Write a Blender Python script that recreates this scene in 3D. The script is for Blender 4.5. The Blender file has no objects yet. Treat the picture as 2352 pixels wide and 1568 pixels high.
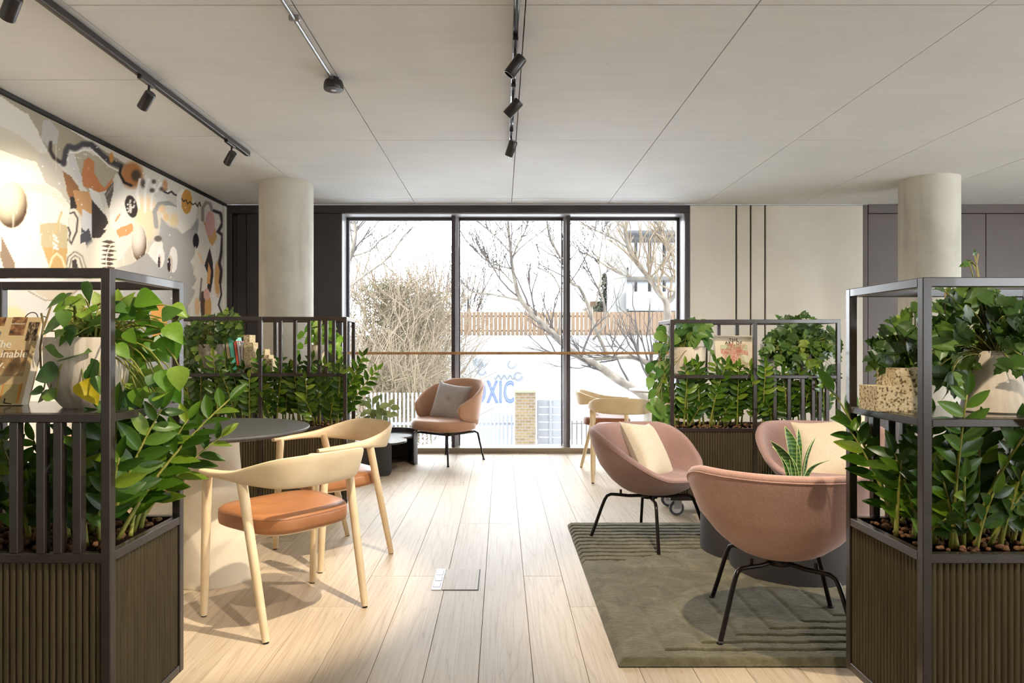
import bpy, math, random
import numpy as np
from mathutils import Vector, Matrix

# ------------------------------------------------------------------ camera
F, CX, CY, HC = 1568.0, 1152.0, 792.0, 1.15      # focal length in pixels, vanishing point, eye height
scene = bpy.context.scene
COL = scene.collection
cam_d = bpy.data.cameras.new('camera')
cam_d.sensor_width = 36.0
cam_d.lens = 36.0 * F / 2352.0
cam_d.shift_x = (1176.0 - CX) / 2352.0
cam_d.shift_y = (CY - 784.0) / 2352.0
cam_d.clip_end = 200
cam = bpy.data.objects.new('camera', cam_d)
cam.location = (0, 0, HC)
cam.rotation_euler = (math.pi / 2, 0, 0)
COL.objects.link(cam)
scene.camera = cam

# ------------------------------------------------------------------ world, exposure
world = bpy.data.worlds.new('overcast_sky')
scene.world = world
world.use_nodes = True
wn = world.node_tree.nodes
wn['Background'].inputs[0].default_value = (0.90, 0.955, 1.0, 1)
wn['Background'].inputs[1].default_value = 18.5
scene.view_settings.view_transform = 'Standard'
scene.view_settings.look = 'None'
scene.view_settings.gamma = 1.0
scene.view_settings.use_curve_mapping = False
scene.view_settings.exposure = 0.0
scene.cycles.use_denoising = True
scene.cycles.max_bounces = 8
scene.cycles.diffuse_bounces = 5
scene.cycles.adaptive_threshold = 0.02
scene.cycles.transparent_max_bounces = 24
scene.cycles.sample_clamp_indirect = 8.0

# ------------------------------------------------------------------ room numbers
XL, XR = -2.93, 7.6            # side walls
YB, YR = 7.24, -4.2            # window wall, rear wall
ZC = 2.637                     # ceiling
GROUND = -1.9                  # ground outside

def win_light(name, loc, rot, sx, sy, power, col=(1, 1, 1)):
    d = bpy.data.lights.new(name, 'AREA')
    d.shape = 'RECTANGLE'; d.size = sx; d.size_y = sy; d.energy = power; d.color = col
    d.cycles.is_portal = True
    o = bpy.data.objects.new(name, d); o.location = loc; o.rotation_euler = rot
    COL.objects.link(o)
# portals only guide the sky's light through the openings, they give none themselves
win_light('window_portal_front', (0.124, 7.7, 1.3), (-math.pi / 2, 0, 0), 3.7, 2.6, 1)
win_light('window_portal_rear', (6.0, YR - 0.3, 1.5), (math.pi / 2, 0, 0), 1.9, 1.5, 1)
win_light('window_portal_side', (XR + 0.3, 1.4, 1.35), (0, math.pi / 2, 0), 2.5, 8.0, 1)

# ------------------------------------------------------------------ helpers
def W(u, v, Y):
    return Vector(((u - CX) / F * Y, Y, HC - (v - CY) / F * Y))
def gnd(u, v, z=0.0):
    Y = F * (HC - z) / (v - CY)
    return Vector(((u - CX) / F * Y, Y, z))
def lin(c):
    return tuple(((x / 255) / 12.92 if x / 255 <= 0.04045 else ((x / 255 + 0.055) / 1.055) ** 2.4) for x in c)
def sm(a, b, x):
    t = max(0.0, min(1.0, (x - a) / (b - a))); return t * t * (3 - 2 * t)
def lerp(a, b, t): return a + (b - a) * t

class G:
    """collects shapes for one mesh"""
    def __init__(s): s.v = []; s.f = []
    def add(s, vs, fs, M=None):
        n = len(s.v)
        s.v += [tuple(M @ Vector(p)) if M else tuple(p) for p in vs]
        s.f += [tuple(i + n for i in f) for f in fs]
        return s
    def box(s, c, d, M=None):
        x, y, z = (k / 2 for k in d)
        vs = [(c[0] + a * x, c[1] + b * y, c[2] + e * z) for a in (-1, 1) for b in (-1, 1) for e in (-1, 1)]
        return s.add(vs, [(0, 1, 3, 2), (4, 6, 7, 5), (0, 4, 5, 1), (2, 3, 7, 6), (0, 2, 6, 4), (1, 5, 7, 3)], M)
    def cbox(s, c, d, b=0.003, M=None):
        """box with chamfered edges"""
        h = [k / 2 for k in d]; b = min(b, min(h) * 0.95)
        vs = []; idx = {}
        for sx in (-1, 1):
            for sy in (-1, 1):
                for sz in (-1, 1):
                    for ax in range(3):
                        q = [sx * (h[0] - b), sy * (h[1] - b), sz * (h[2] - b)]
                        q[ax] = (sx, sy, sz)[ax] * h[ax]
                        idx[(sx, sy, sz, ax)] = len(vs); vs.append((c[0] + q[0], c[1] + q[1], c[2] + q[2]))
        fs = []
        S = (-1, 1)
        for ax in range(3):
            o1, o2 = [k for k in range(3) if k != ax]
            for sg in S:
                q = []
                for p, r in ((-1, -1), (1, -1), (1, 1), (-1, 1)):
                    k = [0, 0, 0]; k[ax] = sg; k[o1] = p; k[o2] = r; q.append(idx[(*k, ax)])
                fs.append(tuple(q if (sg > 0) == (ax != 1) else q[::-1]))
            for p in S:           # edge strips along ax
                for r in S:
                    k0 = [0, 0, 0]; k0[ax] = -1; k0[o1] = p; k0[o2] = r
                    k1 = list(k0); k1[ax] = 1
                    fs.append((idx[(*k0, o1)], idx[(*k1, o1)], idx[(*k1, o2)], idx[(*k0, o2)]))
        for sx in S:
            for sy in S:
                for sz in S: fs.append(tuple(idx[(sx, sy, sz, a)] for a in range(3)))
        return s.add(vs, fs, M)
    def tube(s, pts, r, n=8, cap=True, closed=False):
        pts = [Vector(p) for p in pts]; m = len(pts)
        rr = r if isinstance(r, (list, tuple)) else [r] * m
        vs = []; fs = []; ref = None
        for i, p in enumerate(pts):
            if closed: t = (pts[(i + 1) % m] - pts[i - 1])
            else: t = pts[min(i + 1, m - 1)] - pts[max(i - 1, 0)]
            if t.length < 1e-9: t = Vector((0, 0, 1))
            t.normalize()
            if ref is None:
                ref = t.orthogonal().normalized()
            ref = (ref - t * ref.dot(t))
            ref = ref.normalized() if ref.length > 1e-6 else t.orthogonal().normalized()
            b = t.cross(ref)
            for k in range(n):
                a = 2 * math.pi * k / n
                vs.append(p + (ref * math.cos(a) + b * math.sin(a)) * rr[i])
        for i in range(m if closed else m - 1):
            j = (i + 1) % m
            for k in range(n):
                l = (k + 1) % n
                fs.append((i * n + k, i * n + l, j * n + l, j * n + k))
        if cap and not closed:
            fs.append(tuple(range(n - 1, -1, -1))); fs.append(tuple((m - 1) * n + k for k in range(n)))
        return s.add(vs, fs)
    def lathe(s, prof, n=32, c=(0, 0, 0), cap=True, ripple=0, rn=0):
        vs = []; fs = []; m = len(prof)
        for r, z in prof:
            for k in range(n):
                a = 2 * math.pi * k / n
                q = r * (1 + ripple * math.cos(rn * a)) if ripple else r
                vs.append((c[0] + q * math.cos(a), c[1] + q * math.sin(a), c[2] + z))
        for i in range(m - 1):
            for k in range(n):
                l = (k + 1) % n
                fs.append((i * n + k, i * n + l, (i + 1) * n + l, (i + 1) * n + k))
        if cap:
            fs.append(tuple(range(n - 1, -1, -1))); fs.append(tuple((m - 1) * n + k for k in range(n)))
        return s.add(vs, fs)
    def prism(s, poly, z0, z1, M=None):
        n = len(poly)
        vs = [(x, y, z0) for x, y in poly] + [(x, y, z1) for x, y in poly]
        fs = [tuple(range(n - 1, -1, -1)), tuple(range(n, 2 * n))] + [(i, (i + 1) % n, n + (i + 1) % n, n + i) for i in range(n)]
        return s.add(vs, fs, M)
    def grid(s, rows, closed_u=False):
        """rows: list of lists of points"""
        m = len(rows[0]); vs = [p for r in rows for p in r]; fs = []
        for i in range(len(rows) - 1):
            for k in range(m if closed_u else m - 1):
                l = (k + 1) % m
                fs.append((i * m + k, i * m + l, (i + 1) * m + l, (i + 1) * m + k))
        return s.add(vs, fs)
    def ball(s, c, r, n=6, m=4):
        rx, ry, rz = r if isinstance(r, (list, tuple)) else (r, r, r)
        vs = [(c[0], c[1], c[2] - rz)]; fs = []
        for i in range(1, m):
            p = -math.pi / 2 + math.pi * i / m
            for k in range(n):
                a = 2 * math.pi * k / n
                vs.append((c[0] + rx * math.cos(p) * math.cos(a), c[1] + ry * math.cos(p) * math.sin(a), c[2] + rz * math.sin(p)))
        vs.append((c[0], c[1], c[2] + rz)); t = len(vs) - 1
        for k in range(n):
            l = (k + 1) % n
            fs.append((0, 1 + l, 1 + k))
            for i in range(m - 2): fs.append((1 + i * n + k, 1 + i * n + l, 1 + (i + 1) * n + l, 1 + (i + 1) * n + k))
            fs.append((1 + (m - 2) * n + k, 1 + (m - 2) * n + l, t))
        return s.add(vs, fs)
    def mesh(s, name, mat=None, smooth=False):
        me = bpy.data.meshes.new(name)
        me.from_pydata([tuple(p) for p in s.v], [], s.f)
        me.update()
        if smooth:
            me.polygons.foreach_set('use_smooth', [True] * len(me.polygons))
            if smooth != 'all': 
                try: me.set_sharp_from_angle(angle=math.radians(smooth if smooth not in (True,) else 40))
                except Exception: pass
        if mat: me.materials.append(mat)
        return me

def ob(name, g, mat=None, parent=None, loc=None, rot=None, M=None, smooth=False, label=None):
    me = g.mesh(name, mat, smooth) if isinstance(g, G) else g
    if not isinstance(g, G) and mat and not me.materials: me.materials.append(mat)
    o = bpy.data.objects.new(name, me)
    COL.objects.link(o)
    if parent: o.parent = parent
    if loc is not None: o.location = loc
    if rot is not None: o.rotation_euler = rot
    if M is not None: o.matrix_local = M
    if label: o['label'] = label
    return o
def tag(o, label, cat, group=None, kind=None):
    o['label'] = label; o['category'] = cat
    if group: o['group'] = group
    if kind: o['kind'] = kind
    return o
def thing(name, label, cat, loc=(0, 0, 0), rz=0.0, group=None):
    o = bpy.data.objects.new(name, None); COL.objects.link(o)
    o.empty_display_size = 0.1
    o.location = loc; o.rotation_euler = (0, 0, rz)
    return tag(o, label, cat, group)
def struct(name, g, mat, label, cat, parent=None, smooth=False):
    o = ob(name, g, mat, parent, smooth=smooth)
    o['kind'] = 'structure'
    if not parent: o['label'] = label; o['category'] = cat
    return o
def copy_tree(src, parent=None):
    c = src.copy(); COL.objects.link(c)
    if parent is not None: c.parent = parent; c.matrix_parent_inverse = src.matrix_parent_inverse.copy()
    for ch in list(src.children): copy_tree(ch, c)
    return c
def text_mesh(txt, size, mat, align='LEFT', extrude=0.0004, space=1.0, bold=0.0):
    cu = bpy.data.curves.new('lettering', 'FONT'); cu.body = txt; cu.size = size; cu.align_x = align
    cu.extrude = extrude; cu.space_character = space; cu.offset = bold; cu.resolution_u = 3
    o = bpy.data.objects.new('lettering', cu); COL.objects.link(o)
    dg = bpy.context.evaluated_depsgraph_get()
    me = bpy.data.meshes.new_from_object(o.evaluated_get(dg))
    bpy.data.objects.remove(o); bpy.data.curves.remove(cu)
    me.materials.clear(); me.materials.append(mat)
    return me

# ------------------------------------------------------------------ materials
def new_mat(name):
    m = bpy.data.materials.new(name); m.use_nodes = True
    nt = m.node_tree
    return m, nt, nt.nodes['Principled BSDF'], nt.nodes['Material Output']
def setp(b, **k):
    names = dict(color='Base Color', rough='Roughness', metal='Metallic', spec='Specular IOR Level', coat='Coat Weight', sheen='Sheen Weight', trans='Transmission Weight', ior='IOR')
    for a, v in k.items():
        inp = b.inputs[names[a]]
        inp.default_value = (*v, 1) if a == 'color' else v
def plain(name, rgb, rough=0.5, metal=0.0, spec=0.5, **k):
    m, nt, b, o = new_mat(name); setp(b, color=lin(rgb), rough=rough, metal=metal, spec=spec, **k); return m
def N(nt, t, **k):
    n = nt.nodes.new(t)
    for a, v in k.items():
        if a in n.inputs: n.inputs[a].default_value = v
        else: setattr(n, a, v)
    return n
def ramp(nt, fac, stops):
    r = nt.nodes.new('ShaderNodeValToRGB'); e = r.color_ramp.elements
    while len(e) < len(stops): e.new(0.5)
    for el, (p, c) in zip(e, stops): el.position = p; el.color = (*lin(c), 1)
    nt.links.new(fac, r.inputs['Fac']); return r.outputs['Color']
def coords(nt, scale=(1, 1, 1), kind='Object', rnd=0.0):
    tc = nt.nodes.new('ShaderNodeTexCoord'); mp = nt.nodes.new('ShaderNodeMapping')
    mp.inputs['Scale'].default_value = scale
    nt.links.new(tc.outputs[kind], mp.inputs['Vector'])
    if rnd:
        oi = nt.nodes.new('ShaderNodeObjectInfo'); ml = N(nt, 'ShaderNodeMath', operation='MULTIPLY'); ml.inputs[1].default_value = rnd
        nt.links.new(oi.outputs['Random'], ml.inputs[0]); nt.links.new(ml.outputs[0], mp.inputs['Location'])
    return mp.outputs['Vector']
def mottled(name, stops, scale=5.0, detail=4.0, stretch=(1, 1, 1), rough=0.6, spec=0.4, bump=0.0, bscale=None, metal=0.0, rnd=0.0, distort=0.0, **k):
    m, nt, b, o = new_mat(name); setp(b, rough=rough, spec=spec, metal=metal, **k)
    v = coords(nt, stretch, rnd=rnd)
    n = N(nt, 'ShaderNodeTexNoise', Scale=scale, Detail=detail, Distortion=distort); nt.links.new(v, n.inputs['Vector'])
    nt.links.new(ramp(nt, n.outputs['Fac'], stops), b.inputs['Base Color'])
    if bump:
        n2 = n
        if bscale:
            n2 = N(nt, 'ShaderNodeTexNoise', Scale=bscale, Detail=3.0); nt.links.new(v, n2.inputs['Vector'])
        bp = N(nt, 'ShaderNodeBump', Strength=bump, Distance=0.01)
        nt.links.new(n2.outputs['Fac'], bp.inputs['Height']); nt.links.new(bp.outputs['Normal'], b.inputs['Normal'])
    return m
def leafmat(name, stops, rough=0.38, spec=0.5, trans=0.25):
    """stops are picked by the object's random number; light shines through a little"""
    m, nt, b, o = new_mat(name); setp(b, rough=rough, spec=spec)
    oi = nt.nodes.new('ShaderNodeObjectInfo')
    c = ramp(nt, oi.outputs['Random'], stops)
    v = coords(nt, (1, 1, 1)); n = N(nt, 'ShaderNodeTexNoise', Scale=6.0, Detail=2.0); nt.links.new(v, n.inputs['Vector'])
    hs = N(nt, 'ShaderNodeHueSaturation'); nt.links.new(c, hs.inputs['Color'])
    mr = N(nt, 'ShaderNodeMapRange'); mr.inputs['To Min'].default_value = 0.75; mr.inputs['To Max'].default_value = 1.3
    nt.links.new(n.outputs['Fac'], mr.inputs['Value']); nt.links.new(mr.outputs[0], hs.inputs['Value'])
    nt.links.new(hs.outputs[0], b.inputs['Base Color'])
    tr = N(nt, 'ShaderNodeBsdfTranslucent'); nt.links.new(hs.outputs[0], tr.inputs['Color'])
    mx = N(nt, 'ShaderNodeMixShader'); mx.inputs[0].default_value = trans
    nt.links.new(b.outputs[0], mx.inputs[1]); nt.links.new(tr.outputs[0], mx.inputs[2]); nt.links.new(mx.outputs[0], o.inputs['Surface'])
    return m
def glassmat(name, tint=(1, 1, 1), rough=0.0, base=0.03):
    """thin clear pane: mostly transparent, mirror-like at grazing angles"""
    m, nt, b, o = new_mat(name); nt.nodes.remove(b)
    t = N(nt, 'ShaderNodeBsdfTransparent'); t.inputs[0].default_value = (*tint, 1)
    g = N(nt, 'ShaderNodeBsdfGlossy', Roughness=rough)
    fr = N(nt, 'ShaderNodeFresnel', IOR=1.35)
    mx = N(nt, 'ShaderNodeMixShader'); nt.links.new(fr.outputs[0], mx.inputs[0])
    nt.links.new(t.outputs[0], mx.inputs[1]); nt.links.new(g.outputs[0], mx.inputs[2]); nt.links.new(mx.outputs[0], o.inputs['Surface'])
    return m

def concrete(name, c0, c1, c2, stain=1.0, rough=0.75):
    m, nt, b, o = new_mat(name); setp(b, rough=rough, spec=0.3)
    v = coords(nt, (1, 1, 1), rnd=17.0)
    n1 = N(nt, 'ShaderNodeTexNoise', Scale=1.6, Detail=6.0, Roughness=0.6); nt.links.new(v, n1.inputs['Vector'])
    v2 = coords(nt, (1.2, 14.0, 1.0), rnd=9.0)
    n2 = N(nt, 'ShaderNodeTexNoise', Scale=1.5, Detail=4.0); nt.links.new(v2, n2.inputs['Vector'])
    mx = N(nt, 'ShaderNodeMath', operation='MULTIPLY_ADD'); mx.inputs[1].default_value = 0.35
    nt.links.new(n2.outputs['Fac'], mx.inputs[0]); 
    sc = N(nt, 'ShaderNodeMath', operation='MULTIPLY'); sc.inputs[1].default_value = 0.65
    nt.links.new(n1.outputs['Fac'], sc.inputs[0]); nt.links.new(sc.outputs[0], mx.inputs[2])
    c = ramp(nt, mx.outputs[0], [(0.30, c0), (0.5, c1), (0.72, c2)])
    # small pores
    vo = N(nt, 'ShaderNodeTexVoronoi', Scale=7.0); nt.links.new(v, vo.inputs['Vector'])
    gt = N(nt, 'ShaderNodeMapRange'); gt.inputs['From Min'].default_value = 0.015; gt.inputs['From Max'].default_value = 0.045
    gt.inputs['To Min'].default_value = 0.72; gt.inputs['To Max'].default_value = 1.0
    nt.links.new(vo.outputs['Distance'], gt.inputs['Value'])
    hs = N(nt, 'ShaderNodeHueSaturation'); nt.links.new(c, hs.inputs['Color']); nt.links.new(gt.outputs[0], hs.inputs['Value'])
    nt.links.new(hs.outputs[0], b.inputs['Base Color'])
    bp = N(nt, 'ShaderNodeBump', Strength=0.08, Distance=0.02); nt.links.new(n1.outputs['Fac'], bp.inputs['Height']); nt.links.new(bp.outputs['Normal'], b.inputs['Normal'])
    return m

def oak_floor():
    m, nt, b, o = new_mat('pale_oak_plank'); setp(b, rough=0.5, spec=0.3)
    # growth rings cut along the board (local Y), another place of the log for every board
    v = coords(nt, (1.0, 0.045, 1.0), rnd=31.0)
    nz = N(nt, 'ShaderNodeTexNoise', Scale=7.0, Detail=3.0, Distortion=0.6); nt.links.new(v, nz.inputs['Vector'])
    ml = N(nt, 'ShaderNodeMath', operation='MULTIPLY'); ml.inputs[1].default_value = 46.0; nt.links.new(nz.outputs['Fac'], ml.inputs[0])
    sn = N(nt, 'ShaderNodeMath', operation='SINE'); nt.links.new(ml.outputs[0], sn.inputs[0])
    ab = N(nt, 'ShaderNodeMath', operation='ABSOLUTE'); nt.links.new(sn.outputs[0], ab.inputs[0])
    v2 = coords(nt, (60.0, 1.6, 1.0), rnd=5.0)
    n2 = N(nt, 'ShaderNodeTexNoise', Scale=2.0, Detail=5.0); nt.links.new(v2, n2.inputs['Vector'])
    rings = ramp(nt, ab.outputs[0], [(0.0, (160, 138, 110)), (0.25, (186, 167, 142)), (1.0, (195, 178, 154))])
    fine = ramp(nt, n2.outputs['Fac'], [(0.3, (176, 155, 128)), (0.65, (202, 187, 165))])
    mx = N(nt, 'ShaderNodeMix', data_type='RGBA'); mx.inputs['Factor'].default_value = 0.5
    nt.links.new(rings, mx.inputs['A']); nt.links.new(fine, mx.inputs['B'])
    oi = nt.nodes.new('ShaderNodeObjectInfo')
    mr = N(nt, 'ShaderNodeMapRange'); mr.inputs['To Min'].default_value = 0.90; mr.inputs['To Max'].default_value = 1.08
    nt.links.new(oi.outputs['Random'], mr.inputs['Value'])
    hs = N(nt, 'ShaderNodeHueSaturation'); nt.links.new(mx.outputs['Result'], hs.inputs['Color']); nt.links.new(mr.outputs[0], hs.inputs['Value'])
    nt.links.new(hs.outputs[0], b.inputs['Base Color'])
    bp = N(nt, 'ShaderNodeBump', Strength=0.06, Distance=0.004); nt.links.new(n2.outputs['Fac'], bp.inputs['Height']); nt.links.new(bp.outputs['Normal'], b.inputs['Normal'])
    return m

def wood(name, base, dark, light, stretch=(18, 18, 1.5), rough=0.45):
    return mottled(name, [(0.3, dark), (0.5, base), (0.7, light)], scale=2.0, detail=5.0, stretch=stretch, rough=rough, spec=0.4)

MT = dict(
    floor=oak_floor(),
    ceiling=concrete('ceiling_concrete', (207, 210, 211), (215, 217, 218), (221, 223, 224)),
    column=concrete('column_concrete', (164, 160, 148), (196, 192, 180), (212, 209, 198)),
    dark_wall=mottled('dark_cladding', [(0.3, (50, 46, 47)), (0.7, (58, 53, 53))], scale=3, rough=0.45, spec=0.4),
    taupe_door=mottled('taupe_cupboard', [(0.3, (92, 83, 80)), (0.7, (100, 91, 88))], scale=3, rough=0.5),
    cream=mottled('cream_board', [(0.3, (214, 207, 194)), (0.7, (224, 218, 206))], scale=2.5, rough=0.7, spec=0.25),
    black_gap=plain('shadow_gap_black', (34, 31, 33), 0.7),
    frame=plain('window_frame_metal', (66, 58, 60), 0.4, 0.3),
    reveal=plain('pale_metal_reveal', (190, 190, 196), 0.35, 0.3),
    sill=plain('bronze_sill', (150, 138, 120), 0.4, 0.4),
    rail=mottled('handrail_oak', [(0.3, (150, 108, 62)), (0.7, (178, 134, 84))], scale=20, rough=0.4),
    glass=glassmat('clear_glass'),
    white_wall=plain('white_plaster', (226, 222, 214), 0.8, spec=0.2),
    metal_black=mottled('black_powder_coat', [(0.3, (42, 38, 38)), (0.7, (48, 43, 42))], scale=30, rough=0.33, spec=0.5),
    planter=mottled('dark_bronze_steel', [(0.3, (44, 36, 31)), (0.7, (50, 42, 36))], scale=12, rough=0.27, spec=0.55, coat=0.15),
    flute=mottled('olive_fluted_felt', [(0.3, (68, 58, 39)), (0.7, (80, 70, 48))], scale=60, detail=4, stretch=(1, 1, 0.1), rough=0.85, spec=0.2),
    shelf=plain('glossy_dark_shelf', (52, 48, 46), 0.12, 0.0, 0.6),
    soil=mottled('clay_pebble', [(0.3, (78, 52, 34)), (0.7, (140, 100, 66))], scale=60, rough=0.9),
    tray=plain('black_tray', (26, 25, 25), 0.5),
    caster_fork=plain('zinc_caster_fork', (170, 168, 166), 0.35, 0.6),
    tyre=plain('grey_rubber_tyre', (70, 70, 72), 0.7),
    hub=plain('pale_wheel_hub', (205, 203, 198), 0.5),
    ash=wood('pale_ash_wood', (218, 195, 158), (211, 186, 147), (224, 203, 168), stretch=(5, 5, 5)),
    leather=mottled('tan_leather', [(0.3, (150, 98, 60)), (0.7, (166, 112, 70))], scale=9, rough=0.42, spec=0.45, bump=0.05, bscale=220),
    leather_brown=mottled('brown_leather', [(0.3, (130, 78, 52)), (0.7, (146, 90, 62))], scale=9, rough=0.45, bump=0.05, bscale=220),
    glide=plain('black_glide', (32, 30, 30), 0.6),
    table_top=mottled('charcoal_linoleum', [(0.3, (54, 54, 54)), (0.7, (62, 62, 61))], scale=20, rough=0.45, spec=0.5),
    pedestal=mottled('cream_pedestal', [(0.3, (216, 202, 178)), (0.7, (224, 211, 188))], scale=8, rough=0.6, spec=0.3),
    low_table=plain('charcoal_low_table', (58, 55, 57), 0.5, spec=0.45),
    low_top=plain('charcoal_low_table_top', (64, 61, 62), 0.22, spec=0.6),
    pot_ceramic=mottled('ribbed_cream_pot', [(0.3, (206, 190, 168)), (0.6, (222, 210, 192)), (0.8, (188, 168, 144))], scale=8, stretch=(8, 8, 0.6), rough=0.75),
    pot_grey=mottled('grey_stone_pot', [(0.3, (132, 122, 108)), (0.5, (168, 158, 142)), (0.7, (182, 174, 160))], scale=60, rough=0.85, bump=0.1),
    pot_dark=plain('charcoal_pot', (74, 68, 66), 0.6),
    cork=mottled('speckled_cork', [(0.36, (104, 86, 58)), (0.46, (206, 186, 146)), (0.7, (222, 206, 172))], scale=150, detail=2, rough=0.9),
    granite=mottled('grey_granite', [(0.35, (110, 106, 102)), (0.5, (166, 162, 156)), (0.7, (186, 182, 176))], scale=70, detail=2, rough=0.9),
    stem=mottled('green_stem', [(0.3, (112, 122, 42)), (0.7, (156, 150, 70))], scale=30, rough=0.5),
    brown_stem=plain('brown_vine_stem', (128, 112, 72), 0.6),
    zz=leafmat('zz_leaf', [(0.0, (40, 70, 14)), (0.5, (60, 94, 18)), (0.85, (90, 124, 30)), (1.0, (128, 148, 44))], rough=0.34, spec=0.42, trans=0.18),
    pothos=leafmat('pothos_leaf', [(0.0, (66, 112, 22)), (0.4, (104, 148, 36)), (0.8, (146, 176, 66)), (1.0, (190, 206, 118))], rough=0.4, trans=0.35),
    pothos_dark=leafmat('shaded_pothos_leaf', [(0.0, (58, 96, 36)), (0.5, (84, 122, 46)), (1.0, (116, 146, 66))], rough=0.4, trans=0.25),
    yellow_leaf=leafmat('yellowing_leaf', [(0.0, (206, 150, 22)), (0.5, (200, 176, 20)), (1.0, (190, 186, 40))], rough=0.5, trans=0.3),
    ivy=leafmat('grape_ivy_leaf', [(0.0, (46, 72, 26)), (0.5, (68, 98, 36)), (0.85, (98, 128, 48)), (1.0, (150, 164, 70))], rough=0.36, trans=0.22),
    calathea=leafmat('calathea_leaf', [(0.0, (70, 82, 44)), (0.6, (112, 122, 70)), (1.0, (150, 156, 96))], rough=0.45, trans=0.2),
)
# ================================================================== the room
rng = random.Random(7)
# ---- floor: one slab, boards laid on it along the room
g = G().box(((XL + XR) / 2, (YR + 7.5) / 2, -0.08), (XR - XL + 0.4, 7.5 - YR + 0.3, 0.12))
floor = struct('floor', g, MT['floor'], 'pale washed oak floor of wide boards running to the window', 'floor')
PW, PLEN = 0.19, 2.2
plank_cache = {}
def plank_mesh(L):
    L = round(L, 2)
    if L not in plank_cache:
        plank_cache[L] = G().cbox((0, 0, -0.01), (PW - 0.0012, L - 0.0012, 0.02), 0.0012).mesh('plank', MT['floor'])
    return plank_cache[L]
ncol = int((6.3 - XL) / PW)
for i in range(ncol):
    x = XL + PW * (i + 0.5)
    y = -1.0 - rng.choice([0.0, 0.4, 0.8, 1.2, 1.6])
    while y < 7.26:
        L = min(PLEN, 7.26 - y)
        if L > 0.05: ob('plank', plank_mesh(L), None, floor, loc=(x, y + L / 2, 0.0))
        y += PLEN

# ---- ceiling: slab with cast panels and thin open joints
g = G().box(((XL + XR) / 2, (YR + YB) / 2 + 0.1, ZC + 0.11), (XR - XL + 0.4, YB - YR + 0.6, 0.14))
ceil = struct('ceiling', g, MT['ceiling'], 'grey board-marked concrete ceiling with thin panel joints', 'ceiling')
xs = [0.105 + 1.015 * k for k in range(-2, 8)]; xs[0] = -1.90
ys = [YR - 0.1] + [2.99 + 1.97 * k for k in range(-3, 3)] + [YB]
pan_cache = {}
for i in range(len(xs)):
    x0 = xs[i]; x1 = xs[i + 1] if i + 1 < len(xs) else XR + 0.05
    for j in range(len(ys) - 1):
        k = (round(x1 - x0, 3), round(ys[j + 1] - ys[j], 3))
        if k not in pan_cache: pan_cache[k] = G().cbox((0, 0, 0.02), (k[0] - 0.006, k[1] - 0.006, 0.04), 0.0006).mesh('ceiling_panel', MT['ceiling'])
        ob('ceiling_panel', pan_cache[k], None, ceil, loc=((x0 + x1) / 2, (ys[j] + ys[j + 1]) / 2, ZC + rng.uniform(0, 0.001)))
yl = [YR - 0.1, -1.0, 1.0, 2.93, 3.83, 4.86, 6.0, YB]
for j in range(len(yl) - 1):
    g = G().cbox((0, 0, 0.02), (-1.90 - XL - 0.006, yl[j + 1] - yl[j] - 0.006, 0.04), 0.0006)
    ob('ceiling_panel', g, MT['ceiling'], ceil, loc=((XL - 1.90) / 2, (yl[j] + yl[j + 1]) / 2, ZC))

# ---- walls
g = G().box((XL - 0.12, (YR + 7.46) / 2, ZC / 2), (0.22, 7.46 - YR, ZC + 0.1))
struct('wall_left', g, MT['white_wall'], 'white plaster wall behind the painted mural', 'wall')
g = G()                                                     # rear wall with wide window openings (behind the camera)
g.box(((XL + XR) / 2, YR, 0.4), (XR - XL, 0.2, 0.8)).box(((XL + XR) / 2, YR, ZC - 0.2), (XR - XL, 0.2, 0.45))
for x, w_ in (((XL + 5.1) / 2, 5.1 - XL), (XR - 0.3, 0.8)): g.box((x, YR, ZC / 2), (w_, 0.2, ZC))
struct('wall_rear', g, MT['white_wall'], 'white rear wall with wide window openings', 'wall')
g = G()
g.box((XR, (YR + YB) / 2, 0.4), (0.2, YB - YR, 0.8)).box((XR, (YR + YB) / 2, ZC - 0.2), (0.2, YB - YR, 0.45))
for y, w_ in ((YR + 0.6, 1.4), (0.2, 2.8), (YB - 1.1, 2.6)): g.box((XR, y, ZC / 2), (0.2, w_, ZC))
struct('wall_right', g, MT['white_wall'], 'white side wall with window openings', 'wall')

X0, X1, ZW = -1.69, 1.937, 2.54                             # window opening in the wall plane
g = G()
g.box(((XL + X0) / 2, YB + 0.14, ZC / 2), (X0 - XL, 0.24, ZC)).box(((X1 + XR) / 2, YB + 0.14, ZC / 2), (XR - X1, 0.24, ZC))
g.box(((X0 + X1) / 2, YB + 0.14, (ZW + ZC) / 2), (X1 - X0, 0.24, ZC - ZW))
wb = struct('wall_back', g, MT['black_gap'], 'dark window wall with cladding and cream boards', 'wall')
def cladding(u0, u1, v0, v1, mat, proud, name='panel', th=0.03):
    a = W(u0, v0, YB); b = W(u1, v1, YB)
    g = G().cbox(((a.x + b.x) / 2, YB + 0.02 - proud + th / 2 - 0.02, (a.z + b.z) / 2), (b.x - a.x, th, abs(a.z - b.z)), 0.002)
    return ob(name, g, mat, wb)
VB = 1040.5
cladding(522, 1583, 472.5, 490, MT['dark_wall'], 0.03)      # header over doors and window
cladding(522, 534, 490, VB, MT['dark_wall'], 0.03)
cladding(535, 545, 496, VB, MT['dark_wall'], 0.0)
cladding(546, 567, 492, VB, MT['dark_wall'], 0.012)
cladding(568.5, 722, 492, VB, MT['dark_wall'], 0.02)
cladding(723, 785.6, 491, VB, MT['dark_wall'], 0.022)
cladding(1571.5, 1582.6, 490, VB, MT['frame'], 0.03)
for a, b in ((1583.6, 1688), (1692.3, 1721), (1725, 1754), (1758, 1980)):
    cladding(a, b, 472.5, VB, MT['cream'], 0.02, 'cream_board')
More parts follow.
